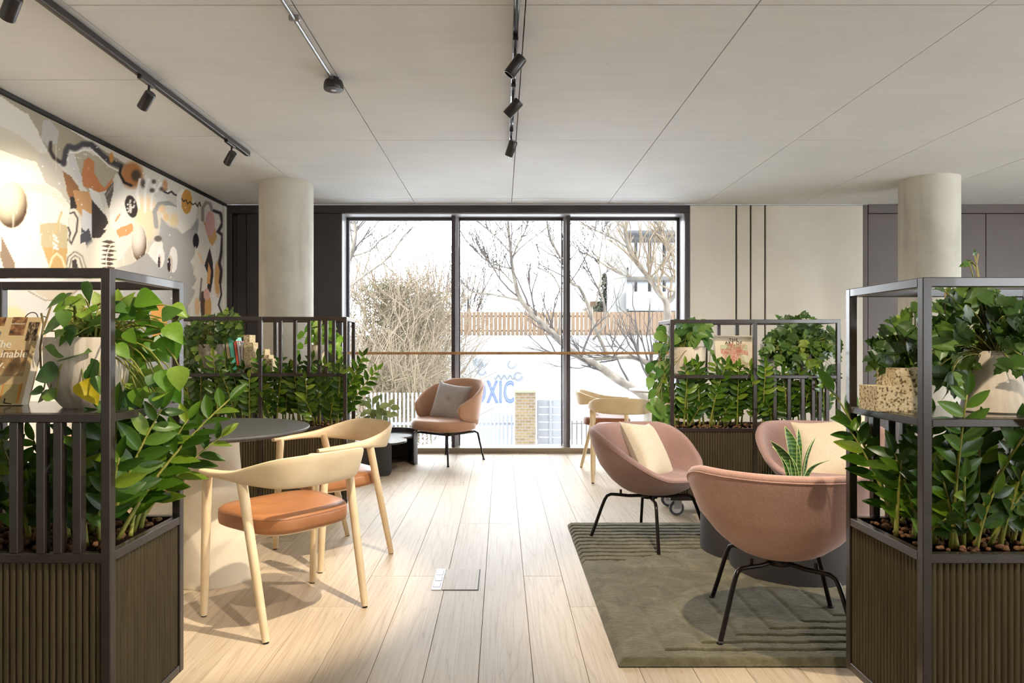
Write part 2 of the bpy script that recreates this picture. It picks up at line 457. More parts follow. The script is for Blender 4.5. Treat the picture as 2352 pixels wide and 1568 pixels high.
cladding(1982, 1992, 470.5, VB, MT['taupe_door'], 0.01)
cladding(1993, 2560, 470.5, 490, MT['taupe_door'], 0.02)
cladding(1993, 2117, 491.5, VB, MT['taupe_door'], 0.01)
cladding(2118, 2262, 491.5, VB, MT['taupe_door'], 0.012)
cladding(2263.6, 2420, 491.5, VB, MT['taupe_door'], 0.012)
cladding(2422, 2560, 491.5, VB, MT['taupe_door'], 0.012)

# ---- window: reveal, frame, mullions, panes, sill, handrail
YG = 7.46
g = G()
g.box((X0 - 0.004, (YB + YG) / 2, ZW / 2), (0.012, YG - YB, ZW)).box((X1 + 0.004, (YB + YG) / 2, ZW / 2), (0.012, YG - YB, ZW))
g.box(((X0 + X1) / 2, (YB + YG) / 2, ZW + 0.002), (X1 - X0, YG - YB, 0.012))
win = struct('window_1', g, MT['reveal'], 'wide three-bay floor-to-ceiling window with dark frame', 'window')
def fbox(name, x0, x1, y0, y1, z0, z1, mat, par=win):
    return ob(name, G().cbox(((x0 + x1) / 2, (y0 + y1) / 2, (z0 + z1) / 2), (x1 - x0, y1 - y0, z1 - z0), 0.003), mat, par)
fbox('frame_side', X0, X0 + 0.03, YG - 0.03, YG + 0.03, 0.05, ZW, MT['frame'])
fbox('frame_side', X1 - 0.03, X1, YG - 0.03, YG + 0.03, 0.05, ZW, MT['frame'])
fbox('frame_head', X0, X1, YG - 0.03, YG + 0.03, ZW - 0.035, ZW, MT['frame'])
fbox('sill', X0, X1, YB + 0.02, YG + 0.03, 0.0, 0.055, MT['sill'])
for mx_, sgn in ((-0.516, 1), (0.715, -1)):
    fbox('mullion', mx_ - 0.021, mx_ + 0.021, 7.31, 7.40, 0.055, ZW, MT['frame'])
    fbox('mullion_cover', mx_ - 0.045 + (0.03 if sgn > 0 else 0), mx_ + 0.03 + (0.02 if sgn > 0 else 0), 7.41, 7.45, 0.055, ZW, MT['reveal'])
    fbox('mullion_edge', mx_ + sgn * 0.058 - 0.007, mx_ + sgn * 0.058 + 0.007, 7.43, YG + 0.02, 0.055, ZW, MT['frame'])
for a, b in ((X0 + 0.03, -0.537), (-0.495, 0.694), (0.736, X1 - 0.03)):
    fbox('pane', a, b, YG - 0.004, YG + 0.004, 0.055, ZW - 0.035, MT['glass'])
hr = ob('handrail', G().cbox(((X0 + X1) / 2, 7.25, 1.063), (X1 - X0 - 0.01, 0.05, 0.028), 0.008), MT['rail'])
tag(hr, 'slim oak handrail running across the whole window', 'handrail')
bg = thing('glass_balustrade', 'clear glass guard panels below the oak handrail', 'balustrade', (0, 7.25, 0))
for a, b in ((X0 + 0.02, -0.52), (-0.51, 0.71), (0.72, X1 - 0.02)):
    ob('glass_panel', G().cbox(((a + b) / 2, 0, 0.55), (b - a, 0.01, 0.99), 0.002), MT['glass'], bg)

# dark shadow strip between mural wall and ceiling, pale strip at the wall's end
struct('trim_1', G().cbox((XL + 0.018, 2.0, ZC - 0.013), (0.03, 10.4, 0.026), 0.002), MT['black_gap'], 'thin dark strip where the mural wall meets the ceiling', 'trim')
struct('trim_2', G().cbox((XL + 0.014, 7.19, ZC / 2), (0.028, 0.09, ZC - 0.06), 0.002), MT['cream'], 'pale vertical strip ending the mural wall', 'trim')

# ---- columns
def column(name, x, y, label):
    prof = [(0.242, -0.001), (0.242, 0.9), (0.2415, 1.7), (0.242, ZC + 0.03)]
    o = struct(name, G().lathe(prof, 64), MT['column'], label, 'column', smooth=40)
    o.location = (x, y, 0); return o
column('column_1', -1.985, 6.3, 'round concrete column in front of the dark cladding beside the mural')
column('column_2', 3.85, 6.15, 'round pitted concrete column in front of the taupe cupboards')

# ================================================================== mural (flat paint on the left wall)
def paint_mural():
    U0, U1, V0, V1 = -420, 526, 160, 1500
    H, Wd = V1 - V0, U1 - U0
    img = np.empty((H, Wd, 3), np.float32); img[:] = (214, 208, 196)
    vv, uu = np.mgrid[V0:V1, U0:U1].astype(np.float32)
    img[vv > 740] = (232, 222, 204)
    def blend(mask, c):
        m = np.clip(mask, 0, 1)[..., None]
        img[:] = img * (1 - m) + np.asarray(c, np.float32) * m
    def box(x0, x1, y0, y1):
        a, b = int(max(0, x0 - U0)), int(min(Wd, x1 - U0)); c, d = int(max(0, y0 - V0)), int(min(H, y1 - V0))
        return slice(c, max(c, d)), slice(a, max(a, b))
    def poly(pts, c, jag=0):
        p = np.array(pts, np.float32)
        sl = box(p[:, 0].min() - 2, p[:, 0].max() + 3, p[:, 1].min() - 2, p[:, 1].max() + 3)
        x, y = uu[sl], vv[sl]
        if x.size == 0: return
        ins = np.zeros(x.shape, bool); j = len(p) - 1
        for i in range(len(p)):
            xi, yi = p[i]; xj, yj = p[j]
            if yi != yj: ins ^= ((yi > y) != (yj > y)) & (x < (xj - xi) * (y - yi) / (yj - yi) + xi)
            j = i
        m = ins.astype(np.float32)[..., None]
        img[sl] = img[sl] * (1 - m) + np.asarray(c, np.float32) * m
    def stroke(pts, w, c, soft=1.5):
        p = np.array(pts, np.float32)
        sl = box(p[:, 0].min() - w - 4, p[:, 0].max() + w + 4, p[:, 1].min() - w - 4, p[:, 1].max() + w + 4)
        x, y = uu[sl], vv[sl]
        if x.size == 0: return
        d = np.full(x.shape, 1e9, np.float32)
        for (ax, ay), (bx, by) in zip(p[:-1], p[1:]):
            L = max(1e-6, (bx - ax) ** 2 + (by - ay) ** 2)
            t = np.clip(((x - ax) * (bx - ax) + (y - ay) * (by - ay)) / L, 0, 1)
            d = np.minimum(d, np.hypot(x - ax - t * (bx - ax), y - ay - t * (by - ay)))
        m = np.clip((w / 2 - d) / soft + 0.5, 0, 1)[..., None]
        img[sl] = img[sl] * (1 - m) + np.asarray(c, np.float32) * m
    def ell(cx, cy, rx, ry, c, soft=0.06, rot=0):
        R = max(rx, ry) + 4
        sl = box(cx - R, cx + R, cy - R, cy + R); x, y = uu[sl] - cx, vv[sl] - cy
        if x.size == 0: return
        a = math.radians(rot); x, y = x * math.cos(a) + y * math.sin(a), -x * math.sin(a) + y * math.cos(a)
        d = np.hypot(x / rx, y / ry); m = np.clip((1 - d) / soft + 0.5, 0, 1)[..., None]
        img[sl] = img[sl] * (1 - m) + np.asarray(c, np.float32) * m
    def orb(cx, cy, rx, ry, hi, lo):
        ell(cx, cy, rx * 1.12, ry * 1.08, (238, 226, 206), 0.2)
        sl = box(cx - rx - 2, cx + rx + 2, cy - ry - 2, cy + ry + 2); x, y = (uu[sl] - cx) / rx, (vv[sl] - cy) / ry
        d = np.hypot(x, y); s = np.clip(np.hypot(x + 0.25, y + 0.45) / 1.35, 0, 1) ** 3.2
        col = np.asarray(hi, np.float32) * (1 - s[..., None]) + np.asarray(lo, np.float32) * s[..., None]
        m = np.clip((1 - d) / 0.05 + 0.5, 0, 1)[..., None]
        img[sl] = img[sl] * (1 - m) + col * m
    r = np.random.RandomState(3)
    # big fields, left to right
    poly([(-420, -400), (0, 212), (90, 262), (160, 300), (300, 385), (270, 402), (200, 332), (150, 338), (145, 380), (108, 352), (60, 262), (-420, 160)], (160, 150, 128))
    poly([(-420, 100), (0, 222), (20, 238), (60, 264), (84, 302), (90, 330), (86, 352), (62, 326), (40, 310), (0, 290), (-420, 260)], (212, 205, 192))
    poly([(-420, 250), (0, 290), (40, 310), (64, 328), (88, 352), (112, 350), (140, 392), (150, 440), (80, 378), (0, 345), (-420, 330)], (203, 192, 170))
    poly([(-420, 330), (0, 345), (40, 362), (80, 372), (100, 418), (120, 430), (150, 450), (157, 470), (152, 520), (150, 640), (-420, 760)], (248, 238, 220))
    for k in range(5): stroke([(40, 419 + k * 4), (90, 425 + k * 4), (118, 430 + k * 5), (150, 452 + k * 6)], 2, (214, 204, 186))
    poly([(95, 275), (112, 276), (130, 300), (128, 330), (105, 335), (90, 318)], (176, 172, 166))
    poly([(155, 352), (190, 346), (225, 362), (266, 392), (256, 412), (236, 432), (200, 442), (170, 402)], (176, 167, 144))
    poly([(86, 352), (105, 360), (135, 400), (152, 440), (157, 472), (130, 436), (100, 420), (84, 380)], (196, 188, 174))
    stroke([(112, 328), (111, 345), (119, 361), (132, 371), (143, 373)], 8, (58, 48, 42), 4)
    stroke([(142, 376), (148, 345), (153, 336), (168, 341), (186, 331), (206, 332), (216, 341), (230, 356), (250, 371), (274, 381)], 13, (72, 68, 72), 5)
    stroke([(151, 368), (157, 351), (173, 351), (190, 344), (208, 345), (226, 361), (246, 381), (268, 392)], 3, (240, 236, 230))
    poly([(190, 368), (200, 361), (212, 370), (214, 398), (226, 420), (236, 431), (256, 408), (250, 434), (226, 442), (204, 434), (188, 428), (183, 402)], (190, 124, 78))
    poly([(152, 354), (167, 354), (174, 380), (186, 410), (180, 424), (168, 404), (156, 378)], (206, 201, 196))
    poly([(140, 392), (158, 404), (176, 428), (182, 462), (160, 472), (150, 440)], (150, 106, 70))
    poly([(164, 436), (200, 440), (206, 456), (207, 492), (190, 503), (170, 480)], (196, 152, 104))
    poly([(200, 430), (226, 446), (233, 476), (236, 496), (220, 476), (207, 455)], (226, 222, 214))
    poly([(207, 458), (226, 480), (241, 497), (246, 512), (232, 528), (242, 527), (226, 546), (208, 547)], (64, 57, 54))
    poly([(236, 445), (258, 414), (256, 450), (251, 468), (246, 477)], (104, 96, 88))
    stroke([(240, 450), (256, 425)], 3, (150, 142, 132))
    poly([(157, 452), (166, 450), (173, 478), (157, 480)], (60, 52, 48))
    poly([(186, 480), (207, 492), (208, 542), (196, 532), (184, 526)], (212, 210, 212))
    poly([(182, 520), (192, 532), (200, 524), (206, 544), (211, 566), (204, 594), (190, 562), (178, 566)], (84, 83, 90))
    poly([(157, 480), (172, 482), (184, 520), (180, 560), (192, 556), (205, 600), (212, 616), (148, 616), (150, 560)], (238, 228, 210))
    stroke([(157, 490), (166, 487), (174, 502), (172, 530), (160, 560), (155, 552)], 4, (90, 78, 70))
    stroke([(153, 522), (157, 535), (153, 552)], 3.5, (66, 56, 50))
    for k, c in enumerate(((206, 192, 168), (120, 104, 92), (236, 226, 206))): stroke([(152, 612), (156, 592), (168, 582), (182, 590), (190, 616)], 13 - 4 * k, c)
    poly([(160, 616), (163, 598), (170, 594), (176, 616)], (78, 66, 60))
    # cup
    poly([(88, 516), (112, 511), (136, 512), (152, 520), (152, 552), (147, 620), (112, 620), (90, 562)], (202, 184, 144))
    poly([(95, 568), (151, 570), (147, 620), (112, 620)], (206, 168, 108))
    stroke([(108, 616), (116, 592), (126, 582), (138, 592), (146, 616)], 5, (240, 220, 180))
    stroke([(137, 487), (123, 534)], 5, (212, 186, 136), 2)
    for k in range(4): stroke([(118 + 3 * (k % 2), 540 + 9 * k), (126 + 3 * (k % 2), 546 + 9 * k)], 4, (248, 244, 234))
    orb(22, 470, 36, 53, (246, 232, 196), (86, 64, 46))
    poly([(0, 545), (8, 560), (28, 600), (33, 640), (12, 640), (-4, 590)], (150, 128, 106))
    # middle
    poly([(258, 432), (272, 402), (300, 396), (332, 402), (362, 432), (388, 470), (346, 522), (300, 562), (262, 606), (262, 532), (250, 522), (247, 480)], (224, 221, 214))
    ell(334, 500, 26, 52, (242, 220, 184), 0.5)
    ell(300, 402, 25, 30, (172, 116, 70), 0.4)
    ell(309, 403, 11, 13, (80, 62, 50), 0.6)
    ell(252, 362, 5, 12, (196, 142, 78), 0.2)
    stroke([(275, 380), (271, 398), (282, 419), (298, 426)], 6, (48, 41, 38))
    ell(298, 474, 13.5, 26, (56, 52, 50), 0.08, -12)
    for _ in range(34):
        a, b = r.uniform(0, 6.28), r.uniform(0, 0.85); ell(298 + 12 * b * math.cos(a), 474 + 23 * b * math.sin(a), 2.2, 2.0, (200, 196, 190), 0.5)
    for pts in ([(318, 412), (312, 440), (316, 476)], [(338, 412), (330, 440), (330, 486)], [(352, 424), (346, 450), (344, 480)], [(366, 420), (356, 440)], [(376, 424), (384, 440)]): stroke(pts, 6, (246, 243, 238), 4)
    for c in ((325, 421, 5, 10), (346, 437, 6, 5), (350, 417, 5, 5), (372, 434, 9, 5)): ell(*c, (96, 84, 80), 0.8)
    ell(376, 425, 6, 12, (200, 150, 110), 0.5)
    stroke([(374, 440), (382, 444), (391, 440), (398, 447), (406, 449)], 4, (56, 48, 46))
    poly([(262, 530), (275, 521), (300, 513), (303, 530), (290, 540), (270, 545)], (210, 158, 108))
    stroke([(262, 507), (272, 492)], 4, (206, 150, 100))
    poly([(212, 548), (240, 546), (262, 560), (266, 620), (205, 620)], (226, 216, 200))
    ell(222, 588, 34, 38, (236, 226, 208), 0.3)
    for k in range(7):
        y = 556 + 10 * k; poly([(228, y - 1), (246, y - 5), (264 - 3 * (k % 2), y), (246, y + 4)], (84, 72, 66))
    stroke([(241, 616), (240, 592), (248, 566), (258, 558), (272, 562), (280, 590), (281, 620)], 2.5, (236, 224, 208))
    orb(316, 558, 17, 41, (236, 228, 216), (98, 78, 64))
    # grey face, hair and eyes
    poly([(262, 615), (300, 606), (336, 580), (352, 560), (362, 540), (368, 500), (384, 520), (402, 526), (416, 537), (440, 522), (452, 500), (456, 560), (436, 600), (446, 640), (456, 662), (430, 700), (428, 760), (440, 820), (410, 900), (420, 1000), (330, 960), (250, 1010), (225, 900), (246, 780), (240, 640)], (178, 176, 173))
    poly([(336, 582), (346, 560), (362, 545), (372, 560), (370, 606), (356, 606)], (244, 238, 228))
    stroke([(356, 520), (352, 486), (362, 468), (384, 466), (404, 480)], 10, (166, 164, 161))
    poly([(362, 482), (384, 471), (404, 476), (404, 446), (416, 434), (430, 440), (446, 468), (451, 480), (446, 506), (430, 526), (416, 537), (402, 520), (386, 516), (370, 502)], (236, 230, 220))
    ell(369, 480, 8, 10, (240, 212, 168), 0.5); ell(396, 505, 11, 15, (238, 218, 176), 0.5); ell(378, 498, 7, 10, (240, 210, 160), 0.6)
    ell(426, 463, 12.5, 28, (204, 150, 72), 0.06)
    stroke([(414, 456), (419, 463), (424, 459), (428, 468), (433, 463), (440, 470), (446, 466), (451, 474), (455, 464), (458, 474)], 2.5, (56, 46, 42))
    poly([(452, 500), (455, 540), (446, 526), (432, 532)], (166, 164, 162))
    ell(366, 590, 8.5, 25, (250, 246, 240)); ell(395, 596, 10, 30, (250, 246, 240))
    ell(363, 600, 4, 16, (226, 206, 192)); ell(362, 602, 3, 12, (52, 42, 42)); ell(387, 606, 6, 20, (222, 204, 192)); ell(385, 608, 4, 16, (50, 40, 40))
    ell(360, 548, 9, 7, (112, 104, 98), 0.3)
    # mane and right edge
    poly([(455, 505), (475, 520), (492, 560), (500, 640), (505, 800), (470, 860), (424, 780), (436, 704), (428, 712), (446, 668), (438, 660), (452, 640), (440, 628), (446, 612), (434, 602), (446, 586), (446, 570)], (230, 224, 213))
    ell(447, 553, 7, 17.5, (42, 36, 40))
    poly([(462, 500), (472, 516), (492, 524), (496, 545), (486, 566), (478, 556)], (206, 160, 104))
    stroke([(463, 505), (463, 478), (471, 464), (480, 468), (484, 482)], 7, (150, 145, 138))
    ell(480, 513, 11, 29, (206, 160, 156), 0.08)
    poly([(479, 568), (486, 600), (488, 632), (481, 672), (473, 666), (476, 632), (467, 610)], (66, 58, 58))
    poly([(476, 602), (482, 622), (479, 652), (472, 650)], (226, 166, 106))
    stroke([(452, 580), (462, 604)], 4, (234, 200, 160)); stroke([(460, 640), (456, 690)], 4, (110, 102, 100), 3)
    ell(463, 700, 6, 32, (96, 76, 66)); ell(475, 706, 8, 28, (214, 164, 100)); ell(472, 676, 7, 14, (220, 176, 166)); ell(450, 704, 6, 20, (226, 190, 150), 0.4)
    ell(497, 640, 7, 40, (208, 160, 104), 0.4)
    stroke([(489, 484), (504, 490), (509, 512), (498, 532), (509, 540), (506, 580), (501, 604), (506, 622), (503, 648)], 7, (54, 47, 48), 3)
    stroke([(503, 648), (506, 676), (499, 700), (506, 716), (502, 740)], 4, (54, 47, 48))
    for _ in range(46):
        x, y = r.uniform(-200, 520), r.uniform(770, 1350); c = [(206, 196, 178), (178, 168, 146), (206, 160, 104), (240, 234, 224), (84, 78, 76), (190, 124, 78), (214, 210, 204)][r.randint(7)]
        s = r.uniform(8, 34); poly([(x + s * r.uniform(0.5, 1.2) * math.cos(a), y + 1.6 * s * r.uniform(0.5, 1.2) * math.sin(a)) for a in np.linspace(0, 6.0, 9)], c)
    ell(361, 738, 20, 46, (232, 166, 84), 0.08)
    poly([(60, 660), (110, 690), (160, 684), (180, 660)], (206, 190, 166)); stroke([(60, 668), (100, 690), (150, 688), (175, 664)], 3, (160, 140, 122))
    ell(20, 740, 40, 36, (238, 206, 158), 0.3)
    for _ in range(150):
        x, y = r.uniform(90, 500), r.uniform(300, 740); ell(x, y, r.uniform(0.7, 1.6), r.uniform(1, 2), (244, 241, 236), 0.4)
    for _ in range(22):
        x = r.uniform(20, 160); y = r.uniform(330, 600); stroke([(x, y), (x, y + r.uniform(12, 60))], 1.2, (240, 228, 206))
    return img, U0, V0
img, MU0, MV0 = paint_mural()
ny, nz = 470, 330
Yv = np.linspace(2.4, 7.14, ny); Zv = np.linspace(0.06, ZC - 0.028, nz)
# finer rows where the wall shows
Zv = 0.06 + (ZC - 0.088) * np.linspace(0, 1, nz) ** 0.72
YY, ZZ = np.meshgrid(Yv, Zv)
uu = CX + XL * F / YY; vv = CY - (ZZ - HC) * F / YY
iu = np.clip(np.rint(uu - MU0).astype(int), 0, img.shape[1] - 1); iv = np.clip(np.rint(vv - MV0).astype(int), 0, img.shape[0] - 1)
colr = img[iv, iu] / 255.0
colr = np.where(colr <= 0.04045, colr / 12.92, ((colr + 0.055) / 1.055) ** 2.4)
n = ny * nz
P = np.stack([np.full_like(YY, XL + 0.012), YY, ZZ], -1).reshape(-1, 3)
idx = np.arange(n).reshape(nz, ny)
Fq = np.stack([idx[:-1, :-1], idx[:-1, 1:], idx[1:, 1:], idx[1:, :-1]], -1).reshape(-1, 4)
me = bpy.data.meshes.new('mural')
me.vertices.add(n); me.vertices.foreach_set('co', P.ravel())
me.loops.add(Fq.size); me.loops.foreach_set('vertex_index', Fq.ravel())
me.polygons.add(len(Fq)); me.polygons.foreach_set('loop_start', np.arange(0, Fq.size, 4)); me.polygons.foreach_set('loop_total', np.full(len(Fq), 4))
me.update(calc_edges=True)
at = me.color_attributes.new('paint', 'FLOAT_COLOR', 'POINT')
at.data.foreach_set('color', np.concatenate([colr.reshape(-1, 3), np.ones((n, 1))], 1).astype(np.float32).ravel())
m_mural, nt, b, o_ = new_mat('mural_paint'); setp(b, rough=0.7, spec=0.25)
vc = N(nt, 'ShaderNodeVertexColor', layer_name='paint'); nt.links.new(vc.outputs['Color'], b.inputs['Base Color'])
mural = ob('mural', me, m_mural)
tag(mural, 'abstract cartoon mural in cream, grey, orange and black on the side wall', 'mural')

# ================================================================== ceiling fittings
def spot_head(par, p, aim, energy, col=(1.0, 0.86, 0.68), size=58, name='spotlight', r=0.029, L=0.105):
    """p: where the head's pivot hangs; children of the track"""
    p = Vector(p); d = (Vector(aim) - p).normalized()
    h = ob('spotlight', G().cbox((p.x, p.y, 2.588), (0.026, 0.15, 0.022), 0.003).tube([(p.x, p.y + 0.03, 2.58), (p.x, p.y + 0.02, 2.53), (p.x, p.y, 2.50)], 0.007, 8), MT['metal_black'], par)
    c = Vector((p.x, p.y, 2.485)); q = d.to_track_quat('-Z', 'Y').to_matrix().to_4x4()
    M = Matrix.Translation(c) @ q
    g = G(); 
    prof = [(r * 0.86, L * 0.5), (r, L * 0.5 - 0.006), (r, -L * 0.5 + 0.004), (r * 0.97, -L * 0.5), (r * 0.84, -L * 0.5), (r * 0.80, -L * 0.5 + 0.03), (0.004, -L * 0.5 + 0.032)]
    g.lathe(prof, 28); g.v = [tuple(M @ Vector(v)) for v in g.v]
    ob('lamp_can', g, MT['metal_black'], h, smooth=35)
    ld = bpy.data.lights.new('spot_lamp', 'SPOT'); ld.energy = energy; ld.color = col; ld.spot_size = math.radians(size); ld.spot_blend = 0.55; ld.shadow_soft_size = 0.018
    lo = bpy.data.objects.new('spot_lamp', ld); COL.objects.link(lo)
    lo.matrix_world = Matrix.Translation(c + d * (L * 0.5 + 0.006)) @ q
    return h
def track(name, label, x, y0, y1, mat, w=0.032):
    t = thing(name, label, 'track light', (0, 0, 0))
    ob('rail', G().cbox((x, (y0 + y1) / 2, 2.617), (w, y1 - y0, 0.034), 0.003), mat, t)
    ob('slot', G().box((x, (y0 + y1) / 2, 2.5995), (w * 0.4, y1 - y0 - 0.03, 0.002)), MT['tray'], t)
    return t
E_W = 58
t1 = track('track_light', 'black ceiling track with spotlights aimed at the mural', -1.95, -3.0, 5.25, MT['metal_black'], 0.036)
for y, ay in ((2.70, 3.4), (3.73, 4.3), (4.88, 5.7), (1.2, 2.2)):
    spot_head(t1, (-1.94, y, 2.5), (XL, ay, 1.55), E_W, size=74)
m_tr = plain('polished_dark_track', (120, 118, 122), 0.12, 0.9)
t2 = track('track_light', 'narrow mirror-dark ceiling track with spotlights above the aisle', 0.066, -3.0, 5.32, m_tr, 0.026)
for y, aim, e in ((3.27, (-1.45, 3.4, 0.5), 130), (3.85, (-1.55, 4.45, 0.9), 170), (4.64, (-0.7, 5.6, 0.4), 60), (2.35, (-1.2, 3.1, 0.3), 330), (1.2, (-1.1, 1.95, 1.1), 170)):
    spot_head(t2, (0.066, y, 2.5), aim, e, size=46)
t3 = track('track_light', 'black ceiling track above the pink armchairs, out of the frame, one spot added as fill', 0.72, -2.0, 2.62, MT['metal_black'], 0.036)
for y, aim, e in ((2.5, (1.1, 2.85, 0.3), 170), (1.9, (1.75, 3.9, 0.5), 95), (2.25, (1.65, 4.6, 1.0), 190), (1.1, (1.45, 1.9, 1.0), 110)):  # the spot aimed at the far planter is added fill light
    spot_head(t3, (0.72, y, 2.5), aim, e)
em = thing('emergency_light', 'small round emergency downlight on the end of a steel conduit', 'emergency light', (-0.935, 3.80, 0))
ob('conduit', G().tube([(0, -6.5, 2.62), (0, -0.05, 2.62)], 0.0085, 10).tube([(0, -0.06, 2.62), (0, -0.02, 2.612)], 0.011, 10), plain('galvanised_conduit', (150, 150, 152), 0.3, 0.8), em, smooth=40)
for y in (-0.72, -2.2, -3.7): ob('conduit_clip', G().cbox((0, y, 2.624), (0.05, 0.018, 0.025), 0.003), MT['caster_fork'], em)
ob('housing', G().lathe([(0.028, ZC), (0.028, 2.62), (0.048, 2.618), (0.054, 2.60), (0.055, 2.575), (0.052, 2.569), (0.018, 2.566), (0.0, 2.566)][::-1], 32), MT['metal_black'], em, smooth=35)
ob('lens', G().lathe([(0.0, 2.564), (0.014, 2.565), (0.015, 2.568)], 20, cap=False), plain('frosted_lens', (225, 225, 225), 0.2), em, smooth=True)

# floor box let into the boards
fb = thing('floor_socket_box', 'square floor socket lid with a metal cable strip set into the boards', 'floor box', (-0.225, 3.35, 0))
ob('lid', G().cbox((0.028, 0, 0.0012), (0.168, 0.292, 0.003), 0.001), MT['floor'], fb)
ob('lid_edge', G().box((0.115, 0, 0.0008), (0.004, 0.296, 0.003)).box((0.028, -0.148, 0.0008), (0.17, 0.003, 0.003)), MT['black_gap'], fb)
m_al = plain('brushed_aluminium', (188, 190, 194), 0.35, 0.6)
strip = ob('cable_strip', G().cbox((-0.083, 0, 0.0015), (0.046, 0.296, 0.004), 0.001), m_al, fb)
for y in (-0.085, 0.0, 0.085):
    ob('flap', G().cbox((-0.083, y, 0.004), (0.03, 0.06, 0.002), 0.0008), m_al, strip)
    ob('flap_joint', G().box((-0.083, y, 0.0036), (0.035, 0.066, 0.0012)), MT['black_gap'], strip)
# ================================================================== furniture
def spline(pts, n):
    """Catmull-Rom through points (tuples of any length)"""
    P = [np.array(p, float) for p in pts]; P = [2 * P[0] - P[1]] + P + [2 * P[-1] - P[-2]]
    out = []; seg = len(P) - 3
    for i in range(n):
        t = i / (n - 1) * seg; k = min(int(t), seg - 1); t -= k
        a, b, c, d = P[k:k + 4]
        out.append(0.5 * (2 * b + (c - a) * t + (2 * a - 5 * b + 4 * c - d) * t * t + (3 * b - a - 3 * c + d) * t ** 3))
    return out
def facing(fx, fy): return math.atan2(fy, fx) - math.pi / 2
def interp(x, xs, ys): return float(np.interp(x, xs, ys))

def fabric(name, c0, c1, c2, rough=0.85):
    m, nt, b, o = new_mat(name); setp(b, rough=rough, spec=0.25, sheen=0.25)
    v = coords(nt, (1, 1, 1.0)); n1 = N(nt, 'ShaderNodeTexNoise', Scale=5.0, Detail=4.0); nt.links.new(v, n1.inputs['Vector'])
    v2 = coords(nt, (1, 1, 0.25)); n2 = N(nt, 'ShaderNodeTexNoise', Scale=340.0, Detail=2.0); nt.links.new(v2, n2.inputs['Vector'])
    ad = N(nt, 'ShaderNodeMath', operation='MULTIPLY_ADD'); ad.inputs[1].default_value = 0.55
    h = N(nt, 'ShaderNodeMath', operation='MULTIPLY'); h.inputs[1].default_value = 0.45
    nt.links.new(n1.outputs['Fac'], h.inputs[0]); nt.links.new(n2.outputs['Fac'], ad.inputs[0]); nt.links.new(h.outputs[0], ad.inputs[2])
    nt.links.new(ramp(nt, ad.outputs[0], [(0.32, c0), (0.5, c1), (0.68, c2)]), b.inputs['Base Color'])
    bp = N(nt, 'ShaderNodeBump', Strength=0.15, Distance=0.002); nt.links.new(n2.outputs['Fac'], bp.inputs['Height']); nt.links.new(bp.outputs['Normal'], b.inputs['Normal'])
    return m
MT['pink'] = fabric('dusty_pink_wool', (172, 132, 118), (190, 150, 136), (204, 166, 152))
MT['mauve'] = fabric('mauve_pink_wool', (150, 118, 112), (166, 134, 127), (180, 149, 142))
MT['blush'] = fabric('blush_leather', (176, 130, 100), (190, 144, 114), (200, 156, 126), 0.5)
MT['cushion'] = fabric('cream_cotton', (206, 190, 162), (218, 203, 177), (228, 215, 192))
MT['cushion_grey'] = fabric('grey_wool', (164, 154, 148), (178, 168, 163), (190, 181, 176))
MT['leg_metal'] = plain('black_chrome_leg', (46, 40, 38), 0.25, 0.6)

